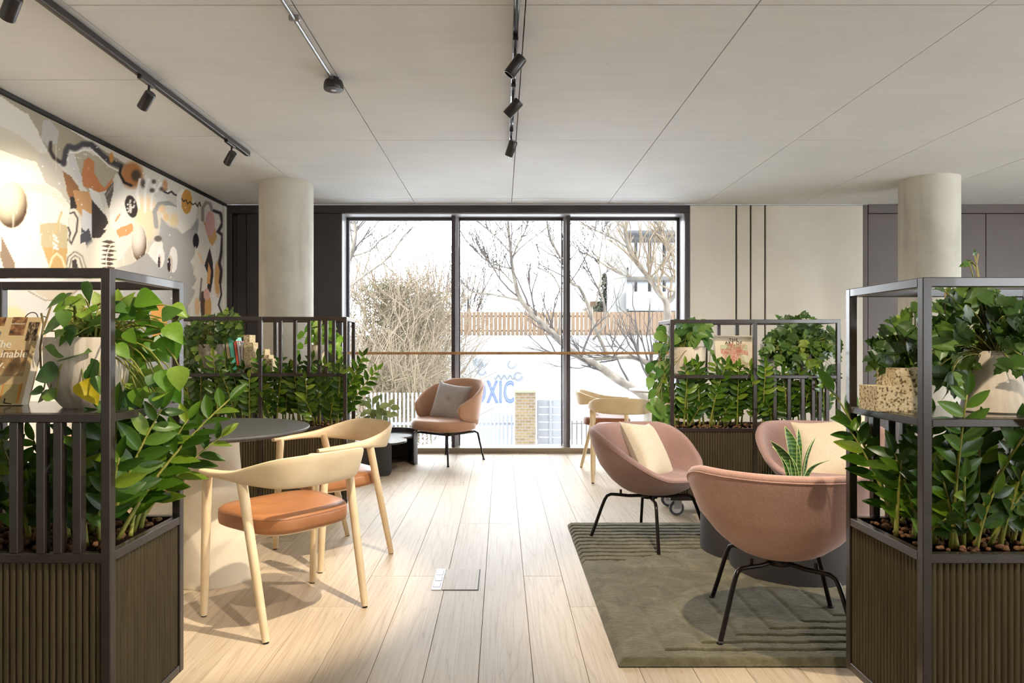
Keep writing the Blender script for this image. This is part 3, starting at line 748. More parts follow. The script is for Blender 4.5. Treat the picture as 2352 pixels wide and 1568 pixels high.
# ---- bowl armchair
def bowl_chair(label, loc, rz, mat, group):
    t = thing('bowl_armchair', label, 'armchair', loc, rz, group)
    z0, full = 0.272, 0.365
    HX = [0, 0.015, 0.05, 0.12, 0.25, 0.49, 0.75, 1.0, 1.1]; HR = [0, 0.22, 0.36, 0.48, 0.64, 0.83, 0.93, 1.0, 1.02]
    n = 72
    def RR(p):
        b = 0.46 if math.cos(p) > 0 else 0.335
        return 1 / math.sqrt((math.sin(p) / 0.372) ** 2 + (math.cos(p) / b) ** 2)
    def zr(p): return 0.396 + 0.240 * sm(math.radians(26), math.radians(122), abs(p))
    def r_at(p, z): return RR(p) * interp((z - z0) / full, HX, HR)
    ph = [-math.pi + 2 * math.pi * k / n for k in range(n)]
    rows = []
    for i in range(15):
        s = (i / 14) ** 1.7
        rows.append([(r_at(p, lerp(z0, zr(p), s)) * math.sin(p), r_at(p, lerp(z0, zr(p), s)) * math.cos(p), lerp(z0, zr(p), s)) for p in ph])
    for off, dz in ((0.002, 0.010), (0.010, 0.019), (0.022, 0.020), (0.034, 0.012), (0.040, 0.0)):
        rows.append([((r_at(p, zr(p)) - off) * math.sin(p), (r_at(p, zr(p)) - off) * math.cos(p), zr(p) + dz) for p in ph])
    for i in range(1, 9):
        s = i / 8
        row = []
        for p in ph:
            z = lerp(zr(p), 0.362, s); r = max(0.02, r_at(p, z) - 0.040)
            row.append((r * math.sin(p), r * math.cos(p), z))
        rows.append(row)
    g = G().grid(rows, closed_u=True)
    ob('shell', g, mat, t, smooth='all')
    # seat pad
    rows = []
    for q, z in ((0.0, 0.372), (0.98, 0.372), (1.0, 0.385), (0.96, 0.397), (0.85, 0.402), (0.5, 0.404), (0.0, 0.404)):
        rows.append([(max(0.001, (r_at(p, 0.392) - 0.036) * q) * math.sin(p), max(0.001, (r_at(p, 0.392) - 0.036) * q) * math.cos(p), z) for p in ph])
    ob('seat_pad', G().grid(rows, closed_u=True), mat, t, smooth='all')
    pts = [((r_at(p, zr(p) - 0.006) + 0.0015) * math.sin(p), (r_at(p, zr(p) - 0.006) + 0.0015) * math.cos(p), zr(p) - 0.004) for p in ph]
    ob('piping', G().tube(pts, 0.0032, 6, closed=True), mat, t, smooth='all')
    ob('hub', G().lathe([(0.0, 0.245), (0.05, 0.247), (0.055, 0.262), (0.05, 0.276), (0, 0.278)], 24, cap=False), MT['leg_metal'], t, smooth=40)
    for k in range(4):
        a = math.pi / 4 + k * math.pi / 2
        path = [(0.03, 0.258), (0.12, 0.256), (0.185, 0.262), (0.222, 0.264), (0.245, 0.254), (0.258, 0.232), (0.275, 0.19), (0.31, 0.09), (0.342, 0.004)]
        lg = ob('leg', G().tube([(r * math.cos(a), r * math.sin(a), z) for r, z in path], 0.0095, 10), MT['leg_metal'], t, smooth=60)
        ob('foot_glide', G().lathe([(0.013, 0.0), (0.013, 0.008), (0.009, 0.012)], 12, (0.343 * math.cos(a), 0.343 * math.sin(a), 0)), MT['glide'], lg)
        ob('spacer', G().tube([(0.165 * math.cos(a), 0.165 * math.sin(a), 0.255), (0.165 * math.cos(a), 0.165 * math.sin(a), 0.292)], 0.007, 8), MT['leg_metal'], lg)
    return t
RUGZ = 0.026
grp = 'pink bowl armchairs around the low tables on the rug'
bowl_chair('dusty pink bowl armchair standing half on the rug, cream cushion slumped to one side', (0.865, 4.0, RUGZ * 0.4), facing(0.66, -0.75), MT['mauve'], grp)
bowl_chair('pink bowl armchair seen from behind, closest to the camera', (1.115, 2.745, RUGZ), facing(0.24, 0.97), MT['pink'], grp)
bowl_chair('pink bowl armchair facing the camera behind the snake plant', (1.84, 3.93, RUGZ), facing(-0.42, -0.9), MT['mauve'], grp)

# ---- cushions
def pillow_mesh(name, s, th, mat, seed, pinch=0.11, button=False):
    r = np.random.RandomState(seed); n = 26; rows = []
    for side in (1, -1):
        for i in range(n + 1):
            row = []
            for j in range(n + 1):
                a, b = -1 + 2 * i / n, -1 + 2 * j / n
                k = 1 - pinch * (1 - abs(a) ** 2.5) * abs(b) ** 3; k2 = 1 - pinch * (1 - abs(b) ** 2.5) * abs(a) ** 3
                h = ((1 - abs(a) ** 3.2) * (1 - abs(b) ** 3.2)) ** 0.55
                w = 0.12 * math.sin(9 * a + seed) * math.sin(7 * b + 2 * seed) * abs(a * b)
                if button: h -= 0.5 * math.exp(-((a) ** 2 + b ** 2) / 0.02) + 0.10 * math.exp(-(a / 0.08) ** 2) * (1 if b < 0 else 0.3)
                row.append((a * s / 2 * k2, side * th / 2 * (h + w * h), b * s / 2 * k))
            rows.append(row)
    g = G(); half = n + 1
    g.grid(rows[:half]); g.grid([list(reversed(q)) for q in rows[half:]])
    return g.mesh(name, mat, 'all')
def cushion(label, c, nrm, roll, s, th, mat, seed, button=False):
    n_ = Vector(nrm).normalized(); up = Vector((0, 0, 1)); x = up.cross(n_).normalized(); z = n_.cross(x).normalized()
    # local -Y looks along nrm
    M = Matrix((( -x.x, -n_.x, z.x, 0), (-x.y, -n_.y, z.y, 0), (-x.z, -n_.z, z.z, 0), (0, 0, 0, 1)))
    M = Matrix.Translation(Vector(c)) @ M @ Matrix.Rotation(math.radians(roll), 4, 'Y')
    o = ob('cushion', pillow_mesh('cushion', s, th, mat, seed, button=button), mat, M=M)
    o.matrix_world = M
    tag(o, label, 'cushion', 'cushions on the armchairs')
    return o
cushion('cream cushion slumped in the pink armchair half on the rug', (0.85, 3.975, 0.53), (0.72, -0.50, 0.50), -8, 0.375, 0.13, MT['cushion'], 1)
cushion('large cream cushion in the pink armchair behind the snake plant', (1.90, 3.90, 0.535), (-0.30, -0.92, 0.30), 8, 0.40, 0.14, MT['cushion'], 4)
cu = cushion('grey buttoned cushion in the winged chair by the window', (-0.515, 6.86, 0.575), (-0.42, -0.86, 0.34), -7, 0.40, 0.14, MT['cushion_grey'], 2, True)
ob('button', G().ball((0, -0.034, 0), (0.013, 0.007, 0.013), 12, 6), MT['cushion_grey'], cu, smooth='all')

# ---- winged lounge chair at the window
wc = thing('winged_lounge_chair', 'blush leather winged lounge chair on thin black legs by the window', 'armchair', (-0.545, 6.80, 0), facing(-0.62, -0.78))
rows = []
NA = 49
for i in range(NA):
    a = -1 + 2 * i / (NA - 1); A = abs(a)
    ang = a * math.radians(122)
    zt = interp(A, [0, 0.25, 0.5, 0.75, 0.9, 0.97, 1], [0.80, 0.79, 0.735, 0.645, 0.59, 0.565, 0.53]) ; zb = interp(A, [0, 0.4, 0.6, 0.85, 0.95, 1], [0.345, 0.36, 0.40, 0.425, 0.44, 0.50])
    row = []
    def pt(z, off):
        lean = 1 + 0.20 * (z - 0.40) / 0.40
        rx, ry = 0.325 * lean - off, 0.29 * lean - off
        return (rx * math.sin(ang), -ry * math.cos(ang) - 0.01, z)
    th = 0.034
    ks = [0, .12, .3, .5, .7, .88, 1]
    for k in ks: row.append(pt(lerp(zb, zt, k), 0))
    row.append(pt(zt + 0.012, th / 2))
    for k in reversed(ks): row.append(pt(lerp(zb, zt, k), th))
    row.append(pt(zb - 0.01, th / 2))
    rows.append(row)
g = G().grid(rows, closed_u=True)
m_ = len(rows[0]); nv = (NA - 1) * m_
g.f.append(tuple(range(m_ - 1, -1, -1))); g.f.append(tuple(nv + k for k in range(m_)))
ob('back_shell', g, MT['blush'], wc, smooth='all')
def slab(outline, prof):
    """outline: list of (x,y); prof: list of (inset factor, z)"""
    return G().grid([[(x * q, y * q, z) for x, y in outline] for q, z in prof], closed_u=True)
ol = []
for k in range(64):
    a = 2 * math.pi * k / 64; c, s = math.cos(a), math.sin(a)
    ol.append((0.315 * math.copysign(abs(c) ** 0.75, c), 0.05 + 0.275 * math.copysign(abs(s) ** 0.75, s)))
ob('seat_cushion', slab(ol, [(0.001, 0.315), (0.88, 0.315), (0.97, 0.328), (1.0, 0.355), (1.0, 0.385), (0.97, 0.412), (0.88, 0.424), (0.5, 0.43), (0.001, 0.43)]), MT['blush'], wc, smooth='all')
ob('seat_bracket', G().tube([(0.28, -0.1, 0.345), (0.33, -0.16, 0.37), (0.33, -0.2, 0.42)], 0.012, 8), MT['leg_metal'], wc, smooth='all')
ob('underframe', G().tube([(-0.2, -0.17, 0.285), (-0.2, 0.19, 0.285), (0.2, 0.19, 0.285), (0.2, -0.17, 0.285), (-0.2, -0.17, 0.285)], 0.009, 8).cbox((0, 0, 0.30), (0.34, 0.3, 0.03), 0.005), MT['leg_metal'], wc)
for sx in (-1, 1):
    for sy in (-1, 1):
        lg = ob('leg', G().tube([(sx * 0.12, sy * 0.13, 0.285), (sx * 0.19, sy * 0.20, 0.287), (sx * 0.215, sy * 0.222, 0.27), (sx * 0.26, sy * 0.262, 0.004)], 0.0095, 10), MT['leg_metal'], wc, smooth=60)
        ob('foot_glide', G().lathe([(0.013, 0.0), (0.013, 0.008), (0.009, 0.012)], 12, (sx * 0.26, sy * 0.262, 0)), MT['glide'], lg)

# ---- bent wood armchair
def wood_chair_parts(t, seat_mat):
    ctrl = [(0, -0.275, 0.648, 0.068, 0.010, 0.020), (0.11, -0.268, 0.648, 0.067, 0.010, 0.020), (0.195, -0.232, 0.645, 0.061, 0.011, 0.018), (0.25, -0.150, 0.636, 0.042, 0.014, 0.012),
            (0.272, -0.055, 0.627, 0.024, 0.021, 0.004), (0.276, 0.06, 0.622, 0.014, 0.027, 0.0), (0.274, 0.17, 0.618, 0.011, 0.025, 0.0), (0.268, 0.228, 0.616, 0.009, 0.018, 0.0)]
    half = spline(ctrl, 34)
    full = [np.array([-p[0], *p[1:]]) for p in half[:0:-1]] + list(half)
    rows = []
    for i, p in enumerate(full):
        q0, q1 = full[max(0, i - 1)], full[min(len(full) - 1, i + 1)]
        tx, ty = q1[0] - q0[0], q1[1] - q0[1]; L = math.hypot(tx, ty) or 1
        nx, ny_ = ty / L, -tx / L                       # outward horizontal normal
        row = []
        for k in range(16):
            a = 2 * math.pi * k / 16; ca, sa = math.cos(a), math.sin(a)
            dn = p[4] * math.copysign(abs(ca) ** 0.6, ca); dz = p[3] * math.copysign(abs(sa) ** 0.6, sa)
            dn += p[5] * (dz / max(p[3], 1e-4)) * 0.9
            row.append((p[0] + nx * dn, p[1] + ny_ * dn, p[2] + dz))
        rows.append(row)
    g = G().grid(rows, closed_u=True)
    e = (len(rows) - 1) * 16
    g.f.append(tuple(range(15, -1, -1))); g.f.append(tuple(e + k for k in range(16)))
    ob('arm_and_back_rail', g, MT['ash'], t, smooth=50)
    for sx in (-1, 1):
        for top, foot in (((0.268, 0.185, 0.617), (0.268, 0.215, 0)), ((0.258, -0.075, 0.624), (0.238, -0.225, 0))):
            a = Vector((sx * top[0], top[1], top[2])); b = Vector((sx * foot[0], foot[1], 0.006))
            pts = [a.lerp(b, k / 5) for k in range(6)]
            lg = ob('leg', G().tube(pts, [0.021, 0.0195, 0.0185, 0.018, 0.0165, 0.0145], 14), MT['ash'], t, smooth=60)
            ob('foot_glide', G().lathe([(0.011, 0.0), (0.011, 0.008)], 12, (b.x, b.y, 0)), MT['glide'], lg)
    ol = []
    for k in range(56):
        a = 2 * math.pi * k / 56; c, s = math.cos(a), math.sin(a)
        y = 0.225 * math.copysign(abs(s) ** 0.55, s) + 0.012
        wdt = lerp(0.212, 0.258, (y + 0.21) / 0.45)
        ol.append((wdt * math.copysign(abs(c) ** 0.55, c), y))
    ob('seat', slab(ol, [(0.001, 0.392), (0.95, 0.392), (0.99, 0.398), (1.0, 0.412), (1.0, 0.440), (0.99, 0.455), (0.95, 0.464), (0.7, 0.468), (0.001, 0.469)]), seat_mat, t, smooth='all')
    ob('seat_seam', G().tube([(x * 0.993, y * 0.993, 0.4515) for x, y in ol], 0.0014, 5, closed=True), seat_mat, t, smooth='all')
    ob('seat_frame', slab([(x * 0.80, y * 0.80) for x, y in ol], [(0.001, 0.376), (0.97, 0.376), (1.0, 0.384), (1.0, 0.403), (0.001, 0.403)]), MT['ash'], t, smooth=40)
def wood_chair(label, loc, rz, seat_mat, group):
    t = thing('wooden_armchair', label, 'chair', loc, rz, group); wood_chair_parts(t, seat_mat); return t
g1 = 'pale ash armchairs around the black round table'
wood_chair('pale ash armchair with tan leather seat, closest to the camera beside the round table', (-0.925, 2.96, 0), facing(-0.76, 0.65), MT['leather'], g1)
wood_chair('pale ash armchair with tan leather seat on the window side of the round table', (-0.935, 3.79, 0), facing(-0.74, -0.67), MT['leather'], g1)
wood_chair('pale ash armchair mostly hidden behind the front planter with pothos', (-1.93, 3.62, 0), facing(0.95, -0.25), MT['leather'], g1)
g2 = 'ash armchairs at the far white table'
wood_chair('ash armchair with brown seat turned sideways right by the window glass', (1.01, 6.62, 0), facing(0.97, -0.16), MT['leather_brown'], g2)
wood_chair('ash armchair seen from behind, in front of the sideways one by the window', (1.04, 5.84, 0), facing(0.22, 0.97), MT['leather_brown'], g2)

# ---- round tables
tb = thing('round_table', 'round black-topped table on a cream bell-shaped pedestal', 'table', (-1.425, 3.38, 0))
ob('table_top', G().lathe([(0.0, 0.716), (0.42, 0.716), (0.452, 0.724), (0.458, 0.731), (0.458, 0.737), (0.455, 0.740), (0.0, 0.740)], 96, cap=False), MT['table_top'], tb, smooth=35)
prof = [(0.0, 0.0), (0.185, 0.0), (0.187, 0.006)] + [(interp(z, [0, 0.1, 0.2, 0.3, 0.4, 0.5, 0.6, 0.716], [0.187, 0.183, 0.172, 0.156, 0.141, 0.130, 0.122, 0.117]), z) for z in np.linspace(0.01, 0.716, 24)]
ob('pedestal', G().lathe(prof, 64, cap=False), MT['pedestal'], tb, smooth=40)
t2_ = thing('round_table', 'round pale-topped table by the window behind the planter with the art book', 'table', (1.64, 6.34, 0))
ob('table_top', G().lathe([(0.0, 0.722), (0.44, 0.722), (0.45, 0.73), (0.45, 0.738), (0.0, 0.738)], 64, cap=False), plain('pale_grey_top', (190, 190, 190), 0.3), t2_, smooth=35)
ob('pedestal', G().lathe(prof, 48, cap=False), MT['pedestal'], t2_, smooth=40)

# ---- low tables: a disc hung inside a bent sheet
def low_table(label, loc, r, h, a0, a1, rz, group, drop=0.03):
    t = thing('low_table', label, 'side table', loc, rz, group)
    n = 48; rc = 0.045; L = r * math.radians(a1 - a0)
    rows_o, rows_i = [], []
    def cut(d):
        if d >= rc: return 0.0
        return rc - math.sqrt(max(0.0, rc * rc - (rc - d) ** 2))
    ds = [0, 0.004, 0.012, 0.022, 0.034, 0.05]; ds = ds + list(np.linspace(0.07, L - 0.07, n)) + [L - q for q in reversed(ds)]
    sec = []
    for d in ds:
        a = math.radians(a0) + d / r; c = cut(min(d, L - d)); z0, z1 = c, h - c
        row = [(rr * math.cos(a), rr * math.sin(a), z) for rr, z in ((r, z0), (r, z0 + (z1 - z0) * .5), (r, z1), (r - 0.012, z1), (r - 0.012, z0 + (z1 - z0) * .5), (r - 0.012, z0))]
        sec.append(row)
    g = G().grid(sec, closed_u=True); e = (len(sec) - 1) * 6
    g.f.append((5, 4, 3, 2, 1, 0)); g.f.append(tuple(e + k for k in range(6)))
    ob('bent_leg', g, MT['low_table'], t, smooth=35)
    ob('top', G().lathe([(0.0, h - drop - 0.016), (r - 0.014, h - drop - 0.016), (r - 0.013, h - drop), (0.0, h - drop)], 64, cap=False), MT['low_top'], t, smooth=35)
    return t
gl = 'charcoal bent-sheet low tables'
low_table('taller charcoal low table on the rug carrying the snake plant', (1.47, 3.46, RUGZ), 0.30, 0.36, 150, 400, 0, gl, drop=0.0)
low_table('lower charcoal low table nested under the taller one on the rug', (1.37, 3.76, RUGZ), 0.265, 0.285, 60, 290, 0, gl)
low_table('charcoal low table with raised rim by the winged chair', (-1.06, 6.62, 0), 0.245, 0.325, -25, 215, 0, gl, drop=0.045)
low_table('charcoal low table under the calathea pot beside the planter', (-1.10, 6.22, 0), 0.25, 0.295, 120, 302, 0, gl, drop=0.012)

# ---- rug with carved lines
def rug():
    x0, x1, y0, y1, T = 0.418, 2.55, 2.433, 4.345, RUGZ
    lines = []       # (kind, position, lo, hi, depth)
    for k in range(16):
        yf = 3.571 + 0.068 * k; xk = 0.60 + 0.155 * k; yn = 2.518 + 0.064 * k
        if yf < y1 - 0.03: lines.append(('h', yf, x0, min(xk + 0.05, x1), 0.013))
        if xk < x1 and yn < yf: 
            lines.append(('v', xk, yn, min(yf, y1), 0.0045))
            if yn < 3.2: lines.append(('h', yn, xk, x1, 0.013))
    xs = np.arange(x0, x1 + 1e-6, 0.009); ys = np.arange(y0, y1 + 1e-6, 0.0036)
    X, Y = np.meshgrid(xs, ys)
    wob = 0.003 * np.sin(X * 23 + Y * 3) + 0.002 * np.sin(X * 51 + 2 + 7 * Y)
    d = np.minimum(np.minimum(X - x0, x1 - X), np.minimum(Y - y0, y1 - Y))
    Z = T * np.clip(1 - (1 - np.clip(d / 0.03, 0, 1)) ** 2.2, 0.12, 1)
    for kind, p, lo, hi, dep in lines:
        if kind == 'h': m = np.exp(-((Y + wob - p) / 0.0078) ** 4) * ((X > lo) & (X < hi))
        else: m = np.exp(-((X + wob - p) / 0.010) ** 2) * ((Y > lo) & (Y < hi))
        Z = np.minimum(Z, np.maximum(Z - dep * m, 0.004)) if kind == 'v' else np.minimum(Z, np.maximum(T - dep * 1.75 * m, 0.003) + 0 * Z)
    r = np.random.RandomState(1); Z = Z + r.normal(0, 0.0006, Z.shape)
    n0, n1 = X.shape
    P = np.stack([X, Y, Z + 0.001], -1).reshape(-1, 3); idx = np.arange(n0 * n1).reshape(n0, n1)
    Fq = np.stack([idx[:-1, :-1], idx[:-1, 1:], idx[1:, 1:], idx[1:, :-1]], -1).reshape(-1, 4)
    me = bpy.data.meshes.new('rug'); me.vertices.add(len(P)); me.vertices.foreach_set('co', P.ravel())
    me.loops.add(Fq.size); me.loops.foreach_set('vertex_index', Fq.ravel())
    me.polygons.add(len(Fq)); me.polygons.foreach_set('loop_start', np.arange(0, Fq.size, 4)); me.polygons.foreach_set('loop_total', np.full(len(Fq), 4))
    me.update(calc_edges=True); me.polygons.foreach_set('use_smooth', [True] * len(Fq))
    m, nt, b, o = new_mat('moss_green_wool_pile'); setp(b, rough=0.95, spec=0.1, sheen=0.2)
    v = coords(nt); n1_ = N(nt, 'ShaderNodeTexNoise', Scale=9.0, Detail=5.0, Roughness=0.7, Distortion=0.8); nt.links.new(v, n1_.inputs['Vector'])
    nt.links.new(ramp(nt, n1_.outputs['Fac'], [(0.3, (82, 78, 57)), (0.5, (100, 95, 72)), (0.7, (121, 116, 93))]), b.inputs['Base Color'])
    n2_ = N(nt, 'ShaderNodeTexNoise', Scale=260.0, Detail=2.0); nt.links.new(v, n2_.inputs['Vector'])
    bp = N(nt, 'ShaderNodeBump', Strength=0.5, Distance=0.003); nt.links.new(n2_.outputs['Fac'], bp.inputs['Height']); nt.links.new(bp.outputs['Normal'], b.inputs['Normal'])
    me.materials.append(m)
    o = ob('rug', me); tag(o, 'moss green wool rug with carved concentric lines', 'rug')
rug()
# ================================================================== planters on castors
PL, PD, TB = 1.12, 0.40, 0.025
Z_T, Z_S, Z_L, Z_B = 1.335, 0.965, 0.612, 0.13
SLATS = (0.086, 0.135, 0.178, 0.246, 0.337, 0.430)          # from the end post
flute_cache = {}
def flute_mesh(w, h):
    k = (round(w, 3), round(h, 3))
    if k not in flute_cache:
        nr = int(round(w / 0.0170)); per = w / nr; sec = []
        for i in range(nr):
            for j in range(6):
                t = j / 6; sec.append((-w / 2 + per * (i + t), -0.0075 * math.sqrt(max(0.0, 1 - (2 * t - 1) ** 2)) ** 0.8))
        sec.append((w / 2, 0.0))
        g = G().grid([[(x, y, 0) for x, y in sec], [(x, y, h) for x, y in sec]])
        g.box((0, 0.006, h / 2), (w, 0.008, h))
        flute_cache[k] = g.mesh('fluted_panel', MT['flute'], 60)
    return flute_cache[k]
def planter(label, corner, corner_x, rot, slats, dz=0.0):
    """corner: world position of a front corner; corner_x: -1 left, 1 right"""
    R = Matrix.Rotation(rot, 2)
    off = R @ Vector((-corner_x * PL / 2, PD / 2))
    t = thing('planter_shelf', label, 'planter', (corner[0] + off.x, corner[1] + off.y, 0), rot, 'dark steel planter shelves on castors')
    zt, zs, zl, zb = Z_T + dz, Z_S + dz, Z_L + dz, Z_B + dz
    x1, y1 = PL / 2 - TB / 2, PD / 2 - TB / 2
    B = 0.002
    for x in (-x1, 0, x1):
        for y in (-y1, y1): ob('post', G().cbox((x, y, (zb + zt) / 2), (TB, TB, zt - zb), B), MT['planter'], t)
    for z in (zt - TB / 2, zl - TB / 2, zb + TB / 2):
        for y in (-y1, y1): ob('rail', G().cbox((0, y, z), (PL - 0.001, TB - 0.001, TB), B), MT['planter'], t)
        for x in (-x1, x1): ob('rail', G().cbox((x, 0, z), (TB - 0.001, PD - 2 * TB, TB), B), MT['planter'], t)
    for y in (-y1, y1): ob('rail', G().cbox((0, y, zs - 0.011), (PL - 2 * TB, TB - 0.003, 0.022), B), MT['planter'], t)
    for x in (-x1, x1): ob('rail', G().cbox((x, 0, zs - 0.011), (TB - 0.003, PD - 2 * TB, 0.022), B), MT['planter'], t)
    ob('shelf', G().cbox((0, 0, zs - 0.002), (PL - 2 * TB + 0.004, PD - 2 * TB + 0.004, 0.006), 0.001), MT['shelf'], t)
    for face, tier, half in slats:
        y = -y1 if face == 'front' else y1
        a, b = (zl, zs - 0.022) if tier == 'low' else (zs, zt - TB)
        for s in SLATS:
            ob('slat', G().cbox((half * (PL / 2 - s), y, (a + b) / 2), (0.022, 0.024, b - a), 0.0015), MT['planter'], t)
    h = zl - zb - 2 * TB
    for y, rz in ((-y1, 0.0), (y1, math.pi)):
        for x in (-1, 1):
            ob('fluted_panel', flute_mesh(PL / 2 - 1.5 * TB, h), None, t, loc=(x * (PL / 4 - TB / 4), y, zb + TB), rot=(0, 0, rz))
    for x, rz in ((x1, math.pi / 2), (-x1, -math.pi / 2)):
        ob('fluted_panel', flute_mesh(PD - 2 * TB, h), None, t, loc=(x, 0, zb + TB), rot=(0, 0, rz))
    ob('trough', G().box((0, 0, zl - 0.09), (PL - 2 * TB, PD - 2 * TB, 0.16)).box((0, 0, zb + 0.012), (PL - 2 * TB, PD - 2 * TB, 0.006)), MT['tray'], t)
    for x in (-1, 1):
        for y in (-1, 1):
            cx, cy = x * (PL / 2 - 0.075), y * (PD / 2 - 0.07); hw = 0.05
            c = ob('castor', G().cbox((cx, cy, zb - 0.004), (0.07, 0.06, 0.006), 0.001).tube([(cx, cy, zb - 0.006), (cx, cy, zb - 0.022)], 0.016, 12)
                   .cbox((cx - 0.012, cy - 0.016, hw + 0.032), (0.05, 0.004, 0.072), 0.001).cbox((cx - 0.012, cy + 0.016, hw + 0.032), (0.05, 0.004, 0.072), 0.001).cbox((cx - 0.008, cy, hw + 0.065), (0.05, 0.036, 0.006), 0.001), MT['caster_fork'], t)
            g = G().lathe([(0.03, -0.011), (0.044, -0.0125), (0.05, -0.007), (0.05, 0.007), (0.044, 0.0125), (0.03, 0.011)], 28)
            w = ob('tyre', g, MT['tyre'], c, M=Matrix.Translation((cx - 0.02, cy, hw)) @ Matrix.Rotation(math.pi / 2, 4, 'X'), smooth=40)
            g = G().lathe([(0.0, -0.014), (0.010, -0.016), (0.014, -0.0125), (0.033, -0.0125), (0.033, 0.0125), (0.014, 0.0125), (0.010, 0.016), (0.0, 0.014)], 24, cap=False)
            ob('wheel_hub', g, MT['hub'], c, M=Matrix.Translation((cx - 0.02, cy, hw)) @ Matrix.Rotation(math.pi / 2, 4, 'X'), smooth=40)
    return t
pa = planter('dark steel planter shelf with pothos and design book, in the front beside the mural', (-0.99, 1.727), 1, 0.0, [('front', 'low', 1)], 0.010)
pb = planter('dark steel planter shelf with grape ivy, in front of the pink armchairs', (1.10, 1.782), -1, 0.0, [('back', 'low', -1)], -0.008)
pc = planter('far dark steel planter shelf with coloured books, behind the round table', (-1.02, 4.50), 1, math.radians(4), [('front', 'up', 1), ('back', 'low', -1)])
pd = planter('far dark steel planter shelf with the art book, beside the cream boards', (1.125, 4.545), -1, math.radians(-1.5), [('front', 'low', 1), ('back', 'up', -1)], -0.016)

def world_of(t, p):
    a = t.rotation_euler[2]; c, s = math.cos(a), math.sin(a)
    return Vector((t.location.x + c * p[0] - s * p[1], t.location.y + s * p[0] + c * p[1], p[2]))

# clay pebbles lying in the troughs: nobody could count them
def pebbles(t, n, dz, label, seed):
    r = random.Random(seed); g = G()
    g.box((0, 0, Z_L + dz - 0.016), (PL - 2 * TB - 0.01, PD - 2 * TB - 0.01, 0.012))
    for _ in range(n):
        q = r.uniform(0.006, 0.011)
        g.ball((r.uniform(-PL / 2 + 0.04, PL / 2 - 0.04), r.uniform(-PD / 2 + 0.04, PD / 2 - 0.04), Z_L + dz - 0.006 + r.uniform(0, 0.012)), (q, q * r.uniform(.8, 1.2), q * .8), 6, 4)
    o = ob('clay_pebbles', g, MT['soil'], smooth='all'); o.location = t.location; o.rotation_euler = t.rotation_euler
    tag(o, label, 'pebbles', kind='stuff')
pebbles(pa, 700, 0.010, 'brown clay pebbles in the trough of the pothos planter', 1)
pebbles(pb, 700, -0.008, 'brown clay pebbles in the trough of the front grape ivy planter', 2)
pebbles(pc, 350, 0.0, 'brown clay pebbles in the trough of the planter with coloured books', 3)
pebbles(pd, 350, -0.016, 'brown clay pebbles in the trough of the planter with the art book', 4)

# ================================================================== plants
def leaf_mesh(name, mat, wf, nseg=6, fold=0.25, curl=0.15, cols=2, wave=0.0):
    """blade along +Y from 0 to 1, width profile wf(t), folded along the midrib, tip curling down"""
    rows = []
    for i in range(nseg + 1):
        t = i / nseg; w = wf(t); row = []
        for k in range(-cols, cols + 1):
            s = k / cols
            row.append((s * w, t, abs(s) * w * fold - curl * t * t + wave * math.sin(t * 9) * abs(s) * w))
        rows.append(row)
    return G().grid(rows).mesh(name, mat, 'all')
def lobed_mesh(name, mat, pts, fold=0.2, curl=0.2):
    """leaf with lobes: right half outline points (x, t) mirrored about the midrib"""
    g = G(); n = len(pts)
    mid = [(0, t, -curl * t * t) for x, t in pts]
    for sg in (-1, 1):
        side = [(sg * x, t, x * fold - curl * t * t) for x, t in pts]
        m2 = [(sg * x * 0.5, tm * 0.5 + t * 0.5, x * 0.5 * fold * 0.6 - curl * t * t) for (x, t), tm in zip(pts, [p[1] for p in pts])]
        g.grid([mid, m2, side] if sg < 0 else [side, m2, mid])
    return g.mesh(name, mat, 'all')
ZZ_W = lambda t: 0.20 * math.sin(math.pi * min(1, t * 0.97 + 0.02) ** 0.85) ** 0.8 + 0.004
zz_meshes = [leaf_mesh('leaf', MT['zz'], ZZ_W, 6, f_, c_) for f_, c_ in ((0.3, 0.10), (0.45, 0.02), (0.2, 0.22))]
HEART = lambda t: max(0.004, interp(t, [0, 0.06, 0.16, 0.3, 0.5, 0.7, 0.86, 0.95, 1], [0.10, 0.30, 0.40, 0.43, 0.38, 0.26, 0.13, 0.05, 0.004]))
def heart(name, mat, f_, c_): return leaf_mesh(name, mat, HEART, 9, f_, c_, 2)
po_meshes = [heart('leaf', MT['pothos'], f_, c_) for f_, c_ in ((0.25, 0.25), (0.4, 0.1), (0.15, 0.4))]
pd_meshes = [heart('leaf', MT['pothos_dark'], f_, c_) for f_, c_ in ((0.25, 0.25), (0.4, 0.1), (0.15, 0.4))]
ye_meshes = [heart('leaf', MT['yellow_leaf'], 0.35, 0.3)]
IVY = [(0.02, 0.0), (0.20, 0.04), (0.34, 0.16), (0.46, 0.34), (0.33, 0.36), (0.30, 0.44), (0.38, 0.62), (0.25, 0.60), (0.19, 0.70), (0.17, 0.82), (0.08, 0.88), (0.004, 1.0)]
iv_meshes = [lobed_mesh('leaf', MT['ivy'], IVY, f_, c_) for f_, c_ in ((0.2, 0.2), (0.35, 0.05), (0.1, 0.45))]
ca_meshes = [leaf_mesh('leaf', MT['calathea'], lambda t: 0.30 * math.sin(math.pi * min(1, t + 0.01)) ** 0.6 + 0.004, 7, 0.2, 0.25)]

def put_leaf(par, mesh, p, d, nrm, size):
    d = Vector(d).normalized(); nrm = Vector(nrm); x = d.cross(nrm)
    if x.length < 1e-4: x = d.orthogonal()
    x.normalize(); z = x.cross(d)
    M = Matrix(((x.x * size, d.x * size, z.x * size, p[0]), (x.y * size, d.y * size, z.y * size, p[1]), (x.z * size, d.z * size, z.z * size, p[2]), (0, 0, 0, 1)))
    o = bpy.data.objects.new('leaf', mesh); COL.objects.link(o); o.parent = par; o.matrix_local = M
    return o

